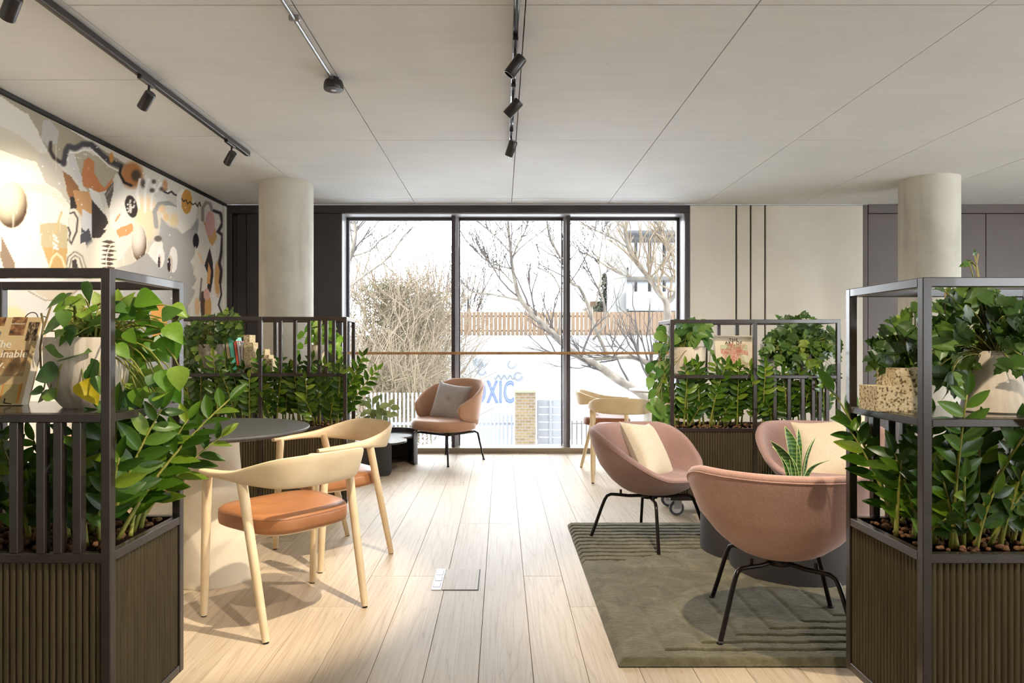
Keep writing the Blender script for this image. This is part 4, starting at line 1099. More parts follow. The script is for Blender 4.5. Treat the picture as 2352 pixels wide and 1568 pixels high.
def zz_stalk(t, base, tip, r, leaf=0.070, spacing=0.0215, start=0.18, bow=0.0, plane=None, rad=0.0075):
    """one stalk of t (local coordinates) from base to tip, leaflets on both sides"""
    base, tip = Vector(base), Vector(tip); L = (tip - base).length
    hor = Vector((tip.x - base.x, tip.y - base.y, 0))
    mid = base.lerp(tip, 0.5) - hor * 0.18 + Vector((0, 0, L * 0.03 + bow))
    pts = []
    for i in range(11):
        k = i / 10; pts.append(base * (1 - k) ** 2 + mid * 2 * k * (1 - k) + tip * k * k)
    st = ob('stem', G().tube(pts, [lerp(rad, 0.0022, (i / 10) ** 0.7) for i in range(11)], 7), MT['stem'], t, smooth='all')
    n = int(L * (1 - start) / spacing)
    pl = plane if plane is not None else r.uniform(-0.7, 0.7)
    for i in range(n):
        k = start + (1 - start) * (i + 0.5) / n; q = k * 10; j = min(int(q), 9)
        p = pts[j].lerp(pts[j + 1], q - j); tg = (pts[j + 1] - pts[j]).normalized()
        side = Vector((math.cos(pl), math.sin(pl), 0)); side = (side - tg * side.dot(tg)).normalized()
        nrm = side.cross(tg)
        if nrm.y > 0: nrm = -nrm
        sg = 1 if i % 2 else -1
        size = leaf * r.uniform(0.85, 1.12) * (0.72 + 0.5 * math.sin(math.pi * min(1, 0.15 + 0.8 * (k - start) / (1 - start))))
        d = side * sg * r.uniform(0.72, 0.9) + tg * r.uniform(0.45, 0.7) + nrm * r.uniform(0.0, 0.35)
        put_leaf(st, r.choice(zz_meshes), p, d, nrm + side * sg * r.uniform(-0.5, 0.3) + Vector((0, 0, 0.35)), size)
    put_leaf(st, zz_meshes[1], pts[-1], pts[-1] - pts[-2], Vector((0, -1, 0.3)), leaf * 0.9)

def zz_plant(label, pt, stalks, seed, group, **kw):
    r = random.Random(seed)
    bx = sum(s[0][0] for s in stalks) / len(stalks); by = sum(s[0][1] for s in stalks) / len(stalks); bz = stalks[0][0][2]
    w = world_of(pt, (bx, by, bz))
    t = thing('zz_plant', label, 'plant', w, pt.rotation_euler[2], group)
    o = Vector((bx, by, bz))
    for s in stalks: zz_stalk(t, Vector(s[0]) - o, Vector(s[1]) - o, r, **{**kw, **(s[2] if len(s) > 2 else {})})
    return t
def auto_stalks(x0, x1, n, seed, z, top0, top1, ybase=(-0.10, 0.06), lean=(-0.16, -0.06), xl=0.07, short=0.3):
    r = random.Random(seed); out = []
    for i in range(n):
        x = lerp(x0, x1, (i + r.uniform(0.2, 0.8)) / n); y = r.uniform(*ybase)
        top = r.uniform(top0, top1) if r.random() > short else lerp(z, top0, r.uniform(0.45, 0.8))
        out.append(((x, y, z), (x + r.uniform(-xl, xl), y + r.uniform(*lean), top)))
    return out
GZ = 'zz plants filling the planter troughs'
zc = Z_L - 0.005
for k, (a, b, lb) in enumerate(((-0.52, -0.24, 'zz plant under the grey pot and coloured books'), (-0.24, 0.03, 'zz plant below the speckled block at the middle post behind the round table'),
                               (0.03, 0.30, 'zz plant under the open slats behind the round table'), (0.30, 0.53, 'zz plant at the window end of the planter behind the round table'))):
    st = auto_stalks(a, b, 12, 20 + k, zc, 0.90, 1.07)
    if k == 3: st += [((0.47, -0.02, zc), (0.66, -0.12, 1.08)), ((0.49, 0.05, zc), (0.74, -0.02, 0.98)), ((0.46, 0.08, zc), (0.62, 0.0, 1.02))]
    if k == 0: st += [((-0.30, -0.1, zc), (-0.30, -0.19, 1.075), dict(plane=0.0))]
    zz_plant(lb, pc, st, 30 + k, GZ)
zd = Z_L - 0.016 - 0.005
for k, (a, b, lb) in enumerate(((-0.52, -0.26, 'zz plant below the trailing pothos beside the cream boards'), (-0.26, 0.0, 'zz plant below the art book'),
                               (0.0, 0.27, 'zz plant behind the first lower slats beyond the art book'), (0.27, 0.53, 'zz plant behind the last lower slats below the far grape ivy'))):
    zz_plant(lb, pd, auto_stalks(a, b, 12, 40 + k, zd, 0.90, 1.04, xl=0.10), 50 + k, GZ)
za = Z_L + 0.010 - 0.005
# front pothos planter: stalks seen through the slats and arching out of its end
zz_plant('zz plant seen through the lower slats of the pothos planter', pa,
         [((0.12, -0.02, za), (0.16, -0.08, 0.94)), ((0.20, 0.03, za), (0.14, -0.02, 0.92)), ((0.26, -0.06, za), (0.22, -0.12, 0.90)), ((0.30, 0.05, za), (0.34, 0.0, 0.93)), ((0.36, -0.05, za), (0.35, -0.1, 0.86)),
          ((0.17, -0.08, za), (0.17, -0.27, 1.01), dict(leaf=0.085)), ((0.40, 0.08, za), (0.44, 0.1, 0.92))] + auto_stalks(0.05, 0.5, 14, 71, za, 0.84, 0.95, (-0.12, 0.14), (-0.06, 0.04), 0.06), 61, GZ, leaf=0.07)
zz_plant('zz plant arching out of the open end of the pothos planter', pa,
         [((0.49, -0.10, za), (0.60, -0.02, 0.97), dict(leaf=0.08)), ((0.50, -0.06, za), (0.72, 0.16, 0.985), dict(leaf=0.08)), ((0.50, 0.02, za), (0.62, 0.10, 0.93)), ((0.46, -0.02, za), (0.50, -0.06, 0.97), dict(leaf=0.09)),
          ((0.50, 0.06, za), (0.56, 0.14, 0.86)), ((0.44, 0.02, za), (0.40, 0.06, 0.95)), ((0.48, 0.08, za), (0.66, 0.24, 0.86), dict(leaf=0.075)), ((0.42, -0.10, za), (0.46, -0.16, 0.9)), ((0.47, 0.11, za), (0.52, 0.20, 0.92))] + auto_stalks(0.38, 0.53, 8, 72, za, 0.80, 0.95, (-0.14, 0.12), (-0.04, 0.08), 0.08), 62, GZ, leaf=0.07)
zb = Z_L - 0.008 - 0.005
zz_plant('zz plant leaning out of the open end of the front grape ivy planter', pb,
         [((-0.48, 0.06, zb), (-0.58, 0.14, 0.89), dict(leaf=0.08)), ((-0.46, -0.02, zb), (-0.53, -0.02, 0.84), dict(leaf=0.08)), ((-0.44, 0.02, zb), (-0.47, -0.05, 0.88)), ((-0.48, -0.10, zb), (-0.50, -0.12, 0.80)),
          ((-0.42, -0.06, zb), (-0.46, -0.1, 0.78)), ((-0.45, 0.12, zb), (-0.60, 0.20, 1.0), dict(leaf=0.10, spacing=0.045, start=0.4)), ((-0.40, 0.08, zb), (-0.42, 0.04, 0.9))] + auto_stalks(-0.53, -0.36, 9, 73, zb, 0.76, 0.90, (-0.15, 0.12), (-0.06, 0.04), 0.06), 63, GZ, leaf=0.068)
zz_plant('zz plant with tall pale stems behind the ivy vase of the front planter', pb,
         [((-0.44, -0.13, zb), (-0.445, -0.20, 1.02), dict(leaf=0.075, start=0.40, plane=0.1)), ((-0.36, -0.08, zb), (-0.21, -0.22, 1.04), dict(leaf=0.085, start=0.45, plane=0.15, spacing=0.028)), ((-0.33, -0.12, zb), (-0.15, -0.18, 0.90), dict(leaf=0.085, start=0.35, plane=0.3)),
          ((-0.40, -0.12, zb), (-0.43, -0.17, 0.80)), ((-0.38, -0.14, zb), (-0.36, -0.18, 0.76)), ((-0.30, -0.12, zb), (-0.27, -0.17, 0.82)), ((-0.32, -0.06, zb), (-0.34, -0.10, 0.92)), ((-0.27, -0.05, zb), (-0.24, -0.1, 0.93)),
          ((-0.24, -0.12, zb), (-0.22, -0.15, 0.78)), ((-0.20, -0.08, zb), (-0.16, -0.12, 0.9)), ((-0.38, 0.0, zb), (-0.38, -0.05, 0.93)), ((-0.30, 0.04, zb), (-0.30, 0.0, 0.93))] + auto_stalks(-0.42, -0.05, 18, 74, zb, 0.78, 0.94, (-0.12, 0.14), (-0.06, 0.03), 0.06), 64, GZ, leaf=0.07)

# ---- pots
def pot(t, prof, mat, n=40, ripple=0.0, rn=0):
    ob('pot', G().lathe(prof, n, cap=True, ripple=ripple, rn=rn), mat, t, smooth=40)
def pot_profile(rt, rb, h, th=0.008, belly=0.0, foot=0.0):
    out = [(0.0, 0.0), (rb * 0.95, 0.0)] + [(lerp(rb, rt, sm(0, 0.55 if belly else 1, k) if belly else k), h * k) for k in np.linspace(0.02, 1, 12)]
    return out + [(rt - th, h), (rt - th, h * 0.86), (0.0, h * 0.86)]

def vine(t, pts, r=0.0022):
    return ob('vine', G().tube(pts, r, 5), MT['brown_stem'], t, smooth='all')

# ---- big pothos in the cream pot on the front shelf
px = world_of(pa, (0, 0, 0))
pp = Vector((-1.172, 1.935, Z_S + 0.010 + 0.001))
po = thing('potted_pothos', 'bright pothos trailing from a cream ribbed pot on the front shelf', 'potted plant', pp, 0, 'potted plants on the planter shelves')
pot(po, [(0.0, 0.0), (0.060, 0.0), (0.066, 0.006), (0.084, 0.03), (0.099, 0.07), (0.106, 0.11), (0.107, 0.15), (0.108, 0.195), (0.100, 0.195), (0.098, 0.17), (0.0, 0.17)], MT['pot_ceramic'], 96, 0.008, 26)
ob('soil', G().lathe([(0.0, 0.168), (0.098, 0.168), (0.097, 0.178), (0.0, 0.180)], 32, cap=False), MT['soil'], po)
A_LEAVES = [  # pixel of the leaf's middle, length, tip direction, kind
 (198, 668, 46, 250, 0), (128, 692, 52, 198, 0), (166, 692, 36, 30, 0), (224, 688, 34, 100, 0), (140, 708, 34, 200, 0), (174, 712, 42, -50, 0), (208, 712, 34, 190, 0), (146, 728, 38, -75, 1), (122, 752, 58, 205, 1),
 (174, 734, 26, 60, 0), (196, 752, 36, -60, 2), (216, 748, 40, -25, 2), (158, 748, 28, 240, 2), (165, 768, 46, -105, 1), (132, 800, 46, 160, 1), (172, 812, 72, 14, 1), (106, 858, 58, 195, 1), (206, 850, 56, -85, 1), (204, 896, 60, -50, 2), (228, 880, 40, -70, 1),
 (274, 704, 44, -5, 1), (270, 680, 28, 90, 0), (292, 690, 36, 70, 0), (332, 684, 56, -5, 0), (312, 700, 40, -75, 1), (292, 722, 44, 200, 0), (330, 732, 44, -55, 0), (312, 748, 44, 35, 0), (345, 706, 34, 0, 0), (356, 758, 60, 5, 0),
 (362, 796, 62, -42, 0), (338, 800, 56, -20, 0), (392, 790, 66, -62, 0), (352, 818, 48, 0, 1), (282, 850, 42, 215, 0), (302, 856, 46, -95, 0), (318, 850, 42, -60, 0), (332, 872, 46, -25, 0), (362, 858, 40, -40, 0), (378, 872, 48, -80, 0),
 (410, 866, 54, -85, 0), (276, 890, 44, -110, 0), (344, 900, 44, -20, 0), (298, 922, 56, -75, 1), (366, 905, 40, 20, 0), (400, 905, 42, -60, 0), (316, 890, 36, 200, 0), (250, 700, 40, 100, 0), (246, 740, 40, -60, 2), (262, 830, 40, -80, 0), (240, 830, 42, -100, 1),
 (322, 716, 40, 30, 0), (296, 770, 36, -50, 0), (180, 690, 34, -20, 0), (150, 780, 34, 230, 0), (272, 760, 34, 20, 0), (306, 810, 38, -70, 0), (112, 905, 40, 160, 1), (96, 910, 36, 200, 1), (84, 898, 30, 190, 1)]
r = random.Random(5)
A_LEAVES += [(r.uniform(262, 418), r.uniform(690, 930), r.uniform(34, 52), r.uniform(-120, 30), r.choice([0, 0, 0, 1])) for _ in range(26)] + [(r.uniform(120, 240), r.uniform(680, 770), r.uniform(30, 44), r.uniform(-60, 200), r.choice([0, 0, 1])) for _ in range(14)]
crown = Vector((0, 0, 0.185))
for i, (u, v, L, ang, kd) in enumerate(A_LEAVES):
    Y = r.uniform(1.84, 2.02) if v < 760 else (r.uniform(1.78, 1.86) if u < 240 else r.uniform(1.84, 2.05))
    c = W(u, v, Y) - pp; a = math.radians(ang)
    dirv = Vector((math.cos(a), r.uniform(-0.5, 0.1), math.sin(a)))
    size = L / F * Y * 1.08
    b = c - dirv.normalized() * size * 0.45
    k1 = crown + Vector((r.uniform(-0.06, 0.06), r.uniform(-0.05, 0.05), 0))
    out = Vector((b.x, b.y, 0)); mid = k1.lerp(b, 0.5) + Vector((0, 0, 0.05 + 0.04 * r.random())) + (out * 0.25 if b.z < 0.15 else Vector((0, 0, 0)))
    pts = [k1 * (1 - s) ** 2 + mid * 2 * s * (1 - s) + b * s * s for s in [q / 7 for q in range(8)]]
    st = ob('stem', G().tube(pts, [0.0026] * 5 + [0.002] * 3, 5), MT['stem'], po, smooth='all')
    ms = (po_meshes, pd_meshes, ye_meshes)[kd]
    put_leaf(st, r.choice(ms), b, dirv, Vector((r.uniform(-0.4, 0.4), -0.75, r.uniform(0.25, 0.9))), size)
vine(po, [W(95, 720, 2.0) - pp, W(100, 745, 1.97) - pp, W(92, 800, 1.95) - pp, W(94, 845, 1.93) - pp, W(115, 872, 1.9) - pp], 0.003)
vine(po, [W(118, 700, 2.0) - pp, W(98, 760, 1.97) - pp, W(132, 760, 1.95) - pp], 0.003)

def trailing(label, name, pos, pf, mat, ms, px_leaves, depth, seed, sizek=1.2, ripple=(0, 0), group='potted plants on the planter shelves', droop=0.3, up=0.6, extra=None):
    """pot with leaves given by where their middles are: (u, v, length, direction)"""
    r = random.Random(seed); pos = Vector(pos)
    t = thing(name, label, 'potted plant', pos, 0, group)
    h = max(z for _, z in pf); rt = max(q for q, z in pf if z > h * 0.8)
    pot(t, pf, mat, 64, *ripple)
    ob('soil', G().lathe([(0.0, h * 0.84), (rt - 0.011, h * 0.84), (rt - 0.012, h * 0.88), (0.0, h * 0.885)], 24, cap=False), MT['soil'], t)
    k0 = Vector((0, 0, h * 0.88))
    for (u, v, L, ang) in px_leaves:
        Y = r.uniform(*depth); c = W(u, v, Y) - pos; a = math.radians(ang)
        d = Vector((math.cos(a), r.uniform(-0.7, 0.2), math.sin(a))); size = L / F * Y * sizek
        b = c - d.normalized() * size * 0.45
        k1 = k0 + Vector((r.uniform(-1, 1), r.uniform(-1, 1), 0)) * rt * 0.5
        out = Vector((b.x, b.y, 0))
        mid = k1.lerp(b, 0.5) + Vector((0, 0, 0.03 + 0.03 * r.random())) + (out * 0.35 if b.z < h * 0.7 else Vector((0, 0, 0)))
        pts = [k1 * (1 - s) ** 2 + mid * 2 * s * (1 - s) + b * s * s for s in [q / 6 for q in range(7)]]
        st = ob('stem', G().tube(pts, 0.0017, 4), MT['stem'], t, smooth='all')
        put_leaf(st, r.choice(ms), b, d, Vector((r.uniform(-0.6, 0.6), -0.7, r.uniform(0.1, 1.0) * up + 0.1)), size)
    if extra: extra(t)
    return t
def blob(cu, cv, ru, rv, n, seed, L=(20, 30), hole=0.0, flow=1.0):
    """leaf spots over a round bush: tips hang outwards"""
    r = random.Random(seed); out = []
    for _ in range(n):
        a = r.uniform(0, 2 * math.pi); q = math.sqrt(r.uniform(hole, 1))
        u, v = cu + ru * q * math.cos(a), cv + rv * q * math.sin(a)
        ang = math.degrees(math.atan2(-(v - cv) / rv * 0.6 - 0.55 * flow, (u - cu) / ru)) + r.uniform(-35, 35)
        out.append((u, v, r.uniform(*L), ang))
    return out
ZSC = Z_S + 0.001
# grape ivy in the grey pot, far shelf
c = W(493, 848, 4.66); c.z = ZSC
lv = blob(492, 757, 66, 32, 120, 1, (13, 20)) + blob(440, 800, 20, 50, 50, 2, (14, 20)) + [(470, 790, 16, -90), (490, 795, 15, -80), (462, 815, 17, -100), (540, 765, 18, -70), (552, 745, 18, -60), (545, 730, 18, -30), (520, 715, 14, 60), (533, 712, 14, 90), (536, 722, 14, 20), (508, 722, 13, 150), (495, 727, 13, 100)]
trailing('grape ivy in a rounded grey stone pot on the far shelf', 'potted_grape_ivy', c, [(0.0, 0.0), (0.055, 0.0), (0.062, 0.006), (0.085, 0.04), (0.102, 0.09), (0.108, 0.14), (0.108, 0.19), (0.100, 0.19), (0.098, 0.165), (0.0, 0.165)], MT['pot_grey'], iv_meshes, lv, (4.52, 4.8), 11, 1.3)
# pothos behind the slats
c = W(731, 848, 4.72); c.z = ZSC
lv = blob(735, 765, 34, 26, 26, 3, (15, 22)) + [(690, 768, 17, 200), (684, 775, 16, 180), (688, 795, 16, 200), (683, 812, 15, -90), (775, 790, 18, -60), (782, 780, 18, -30), (780, 805, 18, -70), (768, 812, 17, -100), (772, 770, 18, 10), (760, 800, 18, -90), (784, 822, 16, -90), (758, 742, 15, 60), (716, 744, 15, 120)]
trailing('pothos in a narrow cream ribbed pot behind the upper slats', 'potted_pothos', c, pot_profile(0.058, 0.05, 0.185), MT['pot_ceramic'], po_meshes, lv, (4.6, 4.82), 12, 1.2, (0.02, 20))
# pothos trailing off the end of the far planter beside the cream boards
c = W(1583, 853, 4.72); c.z = Z_S - 0.016 + 0.001
lv = blob(1585, 765, 46, 30, 34, 4, (20, 30)) + [(1625, 790, 26, -80), (1628, 770, 24, -20), (1590, 738, 20, 80), (1560, 745, 22, 110), (1605, 815, 26, -90), (1560, 820, 22, -80), (1580, 830, 24, -60), (1635, 810, 16, -90)]
for (u, v) in [(1520, 760), (1515, 772), (1528, 778), (1510, 795), (1526, 800), (1520, 812), (1505, 838), (1518, 842), (1512, 855), (1500, 868), (1520, 875), (1508, 890), (1498, 905), (1515, 900), (1524, 918), (1505, 925), (1495, 935), (1512, 940), (1526, 950), (1520, 962), (1506, 958), (1530, 835), (1534, 860), (1536, 900), (1490, 845), (1494, 878)]:
    lv.append((u, v, 24, r.choice([-90, -70, -110, -130, -60, 200])))
lv += [(1530, 958, 40, -40), (1515, 945, 34, -70)]
def vines_d(t):
    o = t.location
    for pts in ([(1560, 785), (1530, 770), (1518, 800), (1512, 850), (1508, 900), (1512, 950)], [(1565, 785), (1535, 785), (1528, 830), (1520, 880), (1518, 930), (1520, 970)], [(1600, 785), (1570, 810), (1545, 845)], [(1620, 790), (1632, 805), (1628, 850)]):
        vine(t, [W(u, v, 4.62) - o for u, v in pts], 0.002)
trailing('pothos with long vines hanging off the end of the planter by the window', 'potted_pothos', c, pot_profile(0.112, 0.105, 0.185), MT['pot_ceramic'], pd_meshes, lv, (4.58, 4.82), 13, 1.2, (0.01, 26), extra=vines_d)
# grape ivy bush on the same planter
c = W(1842, 853, 4.74); c.z = Z_S - 0.016 + 0.001
lv = blob(1842, 792, 82, 50, 170, 5, (19, 27)) + [(1795, 733, 20, 120), (1812, 730, 18, 20), (1833, 732, 22, 60), (1850, 725, 20, -20), (1870, 735, 18, -30), (1775, 770, 24, 200), (1770, 785, 22, -100), (1758, 805, 20, 190), (1752, 812, 20, -110), (1925, 800, 22, -70), (1922, 770, 22, -60), (1910, 755, 22, 10), (1926, 825, 22, -80), (1915, 850, 26, -80), (1905, 860, 26, -90), (1920, 868, 26, -80)]
trailing('bushy grape ivy spilling over the planter beside the cream boards', 'potted_grape_ivy', c, pot_profile(0.085, 0.07, 0.15), MT['pot_grey'], iv_meshes, lv, (4.55, 4.85), 14, 1.3)
# grape ivy in the tall cream vase, front planter
c = W(2283, 940, 1.975); c.z = Z_S - 0.008 + 0.001
lv = blob(2255, 735, 110, 62, 76, 6, (42, 62)) + blob(2190, 820, 42, 80, 34, 7, (40, 60)) + [(2330, 800, 55, -80), (2340, 840, 50, -95), (2345, 770, 55, -60), (2290, 810, 46, -100), (2305, 840, 40, -120), (2285, 850, 34, 170), (2300, 870, 36, -110), (2345, 890, 36, -90), (2325, 700, 50, 20), (2280, 690, 46, 60), (2225, 690, 46, 100), (2175, 700, 40, 150), (2165, 760, 46, 200), (2160, 860, 44, -100), (2180, 900, 44, -80), (2160, 665, 30, 170), (2180, 660, 26, 60), (2215, 672, 24, 80), (2285, 668, 22, 20), (2240, 580, 14, 100), (2218, 606, 18, 200), (2230, 600, 16, 120)]
def vines_b(t):
    o = t.location
    for pts in ([(2262, 740), (2252, 690), (2246, 650), (2242, 610), (2247, 582)], [(2243, 612), (2232, 600), (2222, 604)], [(2170, 720), (2172, 690), (2170, 665)], [(2250, 690), (2258, 670), (2268, 660)]):
        vine(t, [W(u, v, 1.93) - o for u, v in pts], 0.0022)
trailing('dark grape ivy in a tall cream vase in the front planter', 'potted_grape_ivy', c, pot_profile(0.052, 0.085, 0.175), MT['pot_ceramic'], iv_meshes, lv, (1.86, 2.06), 15, 1.15, (0.006, 24), extra=vines_b)
# second ivy beyond the speckled block
c = W(2085, 925, 2.10); c.z = Z_S - 0.008 + 0.001
lv = blob(2070, 800, 52, 60, 60, 8, (34, 48)) + [(2012, 812, 42, 190), (2005, 790, 40, 160), (2008, 835, 38, 210), (2030, 870, 40, -90), (2060, 860, 40, -70), (2095, 870, 44, -80), (2085, 720, 36, 40), (2100, 710, 36, -80), (2050, 740, 34, 170), (2075, 730, 30, 20), (2110, 740, 36, -60)]
trailing('lighter grape ivy behind the stepped speckled block in the front planter', 'potted_grape_ivy', c, pot_profile(0.06, 0.05, 0.12), MT['pot_dark'], iv_meshes, lv, (2.0, 2.16), 16, 1.15)
# calathea on the low table
c = W(858, 1012, 6.14); c.z = 0.284
lv = [(832, 925, 24, 160), (846, 930, 24, 130), (862, 918, 26, 60), (850, 945, 28, 170), (880, 932, 30, 25), (905, 935, 26, 0), (898, 925, 22, 60), (875, 945, 28, -20), (890, 950, 28, -15), (905, 950, 22, -10), (870, 958, 26, -70), (885, 962, 24, -80), (842, 960, 24, 200), (835, 950, 22, 190), (856, 965, 24, -110), (868, 935, 26, 100), (848, 918, 20, 120), (875, 912, 14, 80), (858, 950, 26, 250)]
trailing('striped calathea in a charcoal pot on the low table beside the planter', 'potted_calathea', c, [(0.0, 0.0), (0.072, 0.0), (0.082, 0.012), (0.085, 0.04), (0.085, 0.17), (0.078, 0.17), (0.077, 0.15), (0, 0.15)], MT['pot_dark'], ca_meshes, lv, (6.02, 6.26), 17, 0.95, group='potted plants on the low tables')
# snake plant on the taller low table
sp = thing('potted_snake_plant', 'snake plant in a low charcoal pot on the taller low table', 'potted plant', (1.475, 3.42, RUGZ + 0.361), 0, 'potted plants on the low tables')
pot(sp, pot_profile(0.075, 0.065, 0.085), MT['pot_dark'])
ob('soil', G().lathe([(0.0, 0.074), (0.066, 0.074), (0.066, 0.078), (0.0, 0.08)], 24, cap=False), MT['soil'], sp)
def snake_mat():
    m, nt, b, o = new_mat('snake_plant_blade'); setp(b, rough=0.4, spec=0.5)
    v = coords(nt, (1.0, 1.0, 1.0)); wv = N(nt, 'ShaderNodeTexWave', Scale=16.0, Distortion=7.0, Detail=3.0); wv.bands_direction = 'Z'; nt.links.new(v, wv.inputs['Vector'])
    nt.links.new(ramp(nt, wv.outputs['Fac'], [(0.2, (44, 74, 36)), (0.55, (62, 98, 42)), (0.9, (88, 124, 56))]), b.inputs['Base Color']); return m
msn = snake_mat(); m_edge = plain('pale_blade_edge', (170, 186, 120), 0.45)
for (b_, tip_, w_, ph_) in (((0.0, 0.0), (-0.055, 0.0, 0.355), 0.030, 0.1), ((0.012, 0.01), (0.018, 0.02, 0.345), 0.027, 0.7), ((-0.02, 0.0), (-0.135, -0.02, 0.285), 0.026, -0.5), ((-0.01, -0.015), (-0.105, 0.03, 0.25), 0.024, -0.2), ((0.03, 0.0), (0.10, 0.01, 0.30), 0.026, 0.9), ((0.03, -0.02), (0.15, -0.03, 0.19), 0.018, 0.4)):
    base = Vector((b_[0], b_[1], 0.075)); tip = Vector(tip_); sd = Vector((math.cos(ph_), math.sin(ph_), 0)); rows = []; L1, L2 = [], []
    for i in range(13):
        k = i / 12; c_ = base.lerp(tip, k) + Vector((0, 0, 0.02)) * math.sin(k * 3.14) + Vector((-(tip.x - base.x), -(tip.y - base.y), 0)) * 0.22 * math.sin(k * 3.14)
        w = w_ * interp(k, [0, 0.2, 0.6, 0.85, 1], [0.6, 0.95, 1, 0.55, 0.03])
        f_ = Vector((-sd.y, sd.x, 0)) * w * 0.35
        rows.append([c_ - sd * w - f_, c_ - sd * w * 0.45, c_ + f_ * 0.25, c_ + sd * w * 0.45, c_ + sd * w - f_]); L1.append(rows[-1][0]); L2.append(rows[-1][-1])
    lf = ob('leaf', G().grid(rows), msn, sp, smooth='all')
    ob('leaf_edge', G().tube(L1, 0.0017, 4).tube(L2, 0.0017, 4), m_edge, lf)
# ================================================================== things on the shelves
paper = plain('book_pages', (232, 222, 204), 0.9)
def book(label, M, w, h, th, mat, group, text=None, tcol=None):
    """standing book, spine towards local -Y, width w is its thickness across X here when seen from the spine"""
    t = thing('book', label, 'book', (0, 0, 0), 0, group); t.matrix_world = M
    ob('cover', G().cbox((-th / 2 + 0.0015, 0, h / 2), (0.003, w, h), 0.0008).cbox((th / 2 - 0.0015, 0, h / 2), (0.003, w, h), 0.0008).cbox((0, -w / 2 + 0.0015, h / 2), (th, 0.003, h), 0.0008), mat, t)
    ob('pages', G().box((0, 0.003, h / 2), (th - 0.006, w - 0.008, h - 0.008)), paper, t)
    if text:
        me = text_mesh(text, 0.02, tcol, 'LEFT', 0.0002)
        ob('lettering', me, None, t, M=Matrix.Translation((0.006, -w / 2 - 0.0006, h * 0.12)) @ Matrix.Rotation(math.pi / 2, 4, 'X') @ Matrix.Rotation(math.pi / 2, 4, 'Z'))
    return t
def stand(u_bottom, u_top, v_top, Y, zs):
    """where a leaning book stands: from the bottom and top pixels of its spine"""
    b = W(u_bottom, 850, Y); b.z = zs; tp = W(u_top, v_top, Y)
    a = math.atan2(tp.x - b.x, tp.z - b.z); h = math.hypot(tp.x - b.x, tp.z - b.z)
    return Matrix.Translation(b) @ Matrix.Rotation(a, 4, 'Y'), h
gb = 'books leaning on the far shelf'
m_yel = plain('yellow_spine_ink', (206, 176, 70), 0.6)
Yb = 4.66
for ub, ut, vt, th, col, lb, tx in ((539, 528, 778, 0.026, (196, 178, 150), 'pale grey book with yellow spine lettering leaning on the grey pot', True), (549, 536, 775, 0.034, (112, 206, 182), 'turquoise book leaning between the pale and the coral book', False),
                                    (557, 547, 783, 0.020, (226, 98, 72), 'thin coral red book next to the turquoise one', False), (562, 554, 785, 0.018, (226, 220, 222), 'white book leaning behind the coral red one', False), (566, 562, 791, 0.014, (222, 206, 196), 'thin blush book against the speckled block', False)):
    M, h = stand(ub, ut, vt, Yb, ZSC + 0.001)
    book(lb, M @ Matrix.Translation((0, 0.02, 0)), 0.165, h, th * 0.86, plain('book_cloth', col, 0.6), gb)
    if tx:
        sp_ = [o for o in bpy.data.objects if o.get('label') == lb][0]
        for q in range(9): ob('spine_mark', G().box((0.002, -0.0833, h * (0.25 + 0.06 * q)), (0.009, 0.0006, 0.006)), m_yel, sp_, loc=(0, 0, 0))
# speckled stepped blocks
def stepped(label, loc, rz, steps, d, mat):
    """steps: (x0, x1, height) from one outline"""
    xs_ = [s[0] for s in steps] + [steps[-1][1]]
    poly = [(steps[0][0], 0.0), (steps[-1][1], 0.0)]
    for x0, x1, h in reversed(steps): poly += [(x1, h), (x0, h)]
    g = G().prism(poly, -d / 2, d / 2, Matrix.Rotation(math.pi / 2, 4, 'X'))
    o = ob('stepped_block', g, mat, loc=loc, rot=(0, 0, rz)); tag(o, label, 'block', 'speckled bookend blocks'); return o
def at(u, Y, z): 
    p = W(u, 800, Y); p.z = z; return p
stepped('tall speckled cork block with a notched top holding up the books', at(576, 4.66, ZSC), 0.0, [(-0.028, 0.012, 0.252), (0.012, 0.038, 0.200)], 0.11, MT['cork'])
stepped('shorter speckled cork block with three steps beside the middle post', at(614, 4.72, ZSC), 0.0, [(-0.032, 0.002, 0.155), (0.002, 0.028, 0.115), (0.028, 0.052, 0.09)], 0.10, MT['cork'])
stepped('large stepped speckled block in the front planter below the lighter ivy', at(2052, 2.02, Z_S - 0.008 + 0.001), 0.0, [(-0.075, -0.022, 0.072), (-0.022, 0.075, 0.125)], 0.10, MT['cork'])
stepped('grey granite block beside the bushy grape ivy', at(1762, 4.74, Z_S - 0.016 + 0.001), 0.0, [(-0.03, 0.018, 0.21), (0.018, 0.05, 0.13)], 0.09, MT['granite'])

# ---- art book on a wire easel
pos = at(1690, 4.72, Z_S - 0.016 + 0.002)
h = (853 - 763) / F * 4.72; w = 88 / F * 4.72; lean = math.radians(-12)
M = Matrix.Translation(pos) @ Matrix.Rotation(math.radians(2), 4, 'Z') @ Matrix.Rotation(lean, 4, 'X')
ab = thing('art_book', 'cream art book titled the art of science on the far shelf', 'book', (0, 0, 0)); ab.matrix_world = M
m_cov = plain('cream_book_cover', (222, 208, 184), 0.6); m_ink = plain('dark_brown_ink', (62, 46, 40), 0.7)
ob('cover', G().cbox((0, -0.001, h / 2), (w, 0.003, h), 0.0008).cbox((0, 0.026, h / 2), (w, 0.003, h), 0.0008).cbox((-w / 2 + 0.0015, 0.0125, h / 2), (0.003, 0.028, h), 0.0008), m_cov, ab)
ob('pages', G().box((0.002, 0.0125, h / 2), (w - 0.008, 0.024, h - 0.008)), paper, ab)
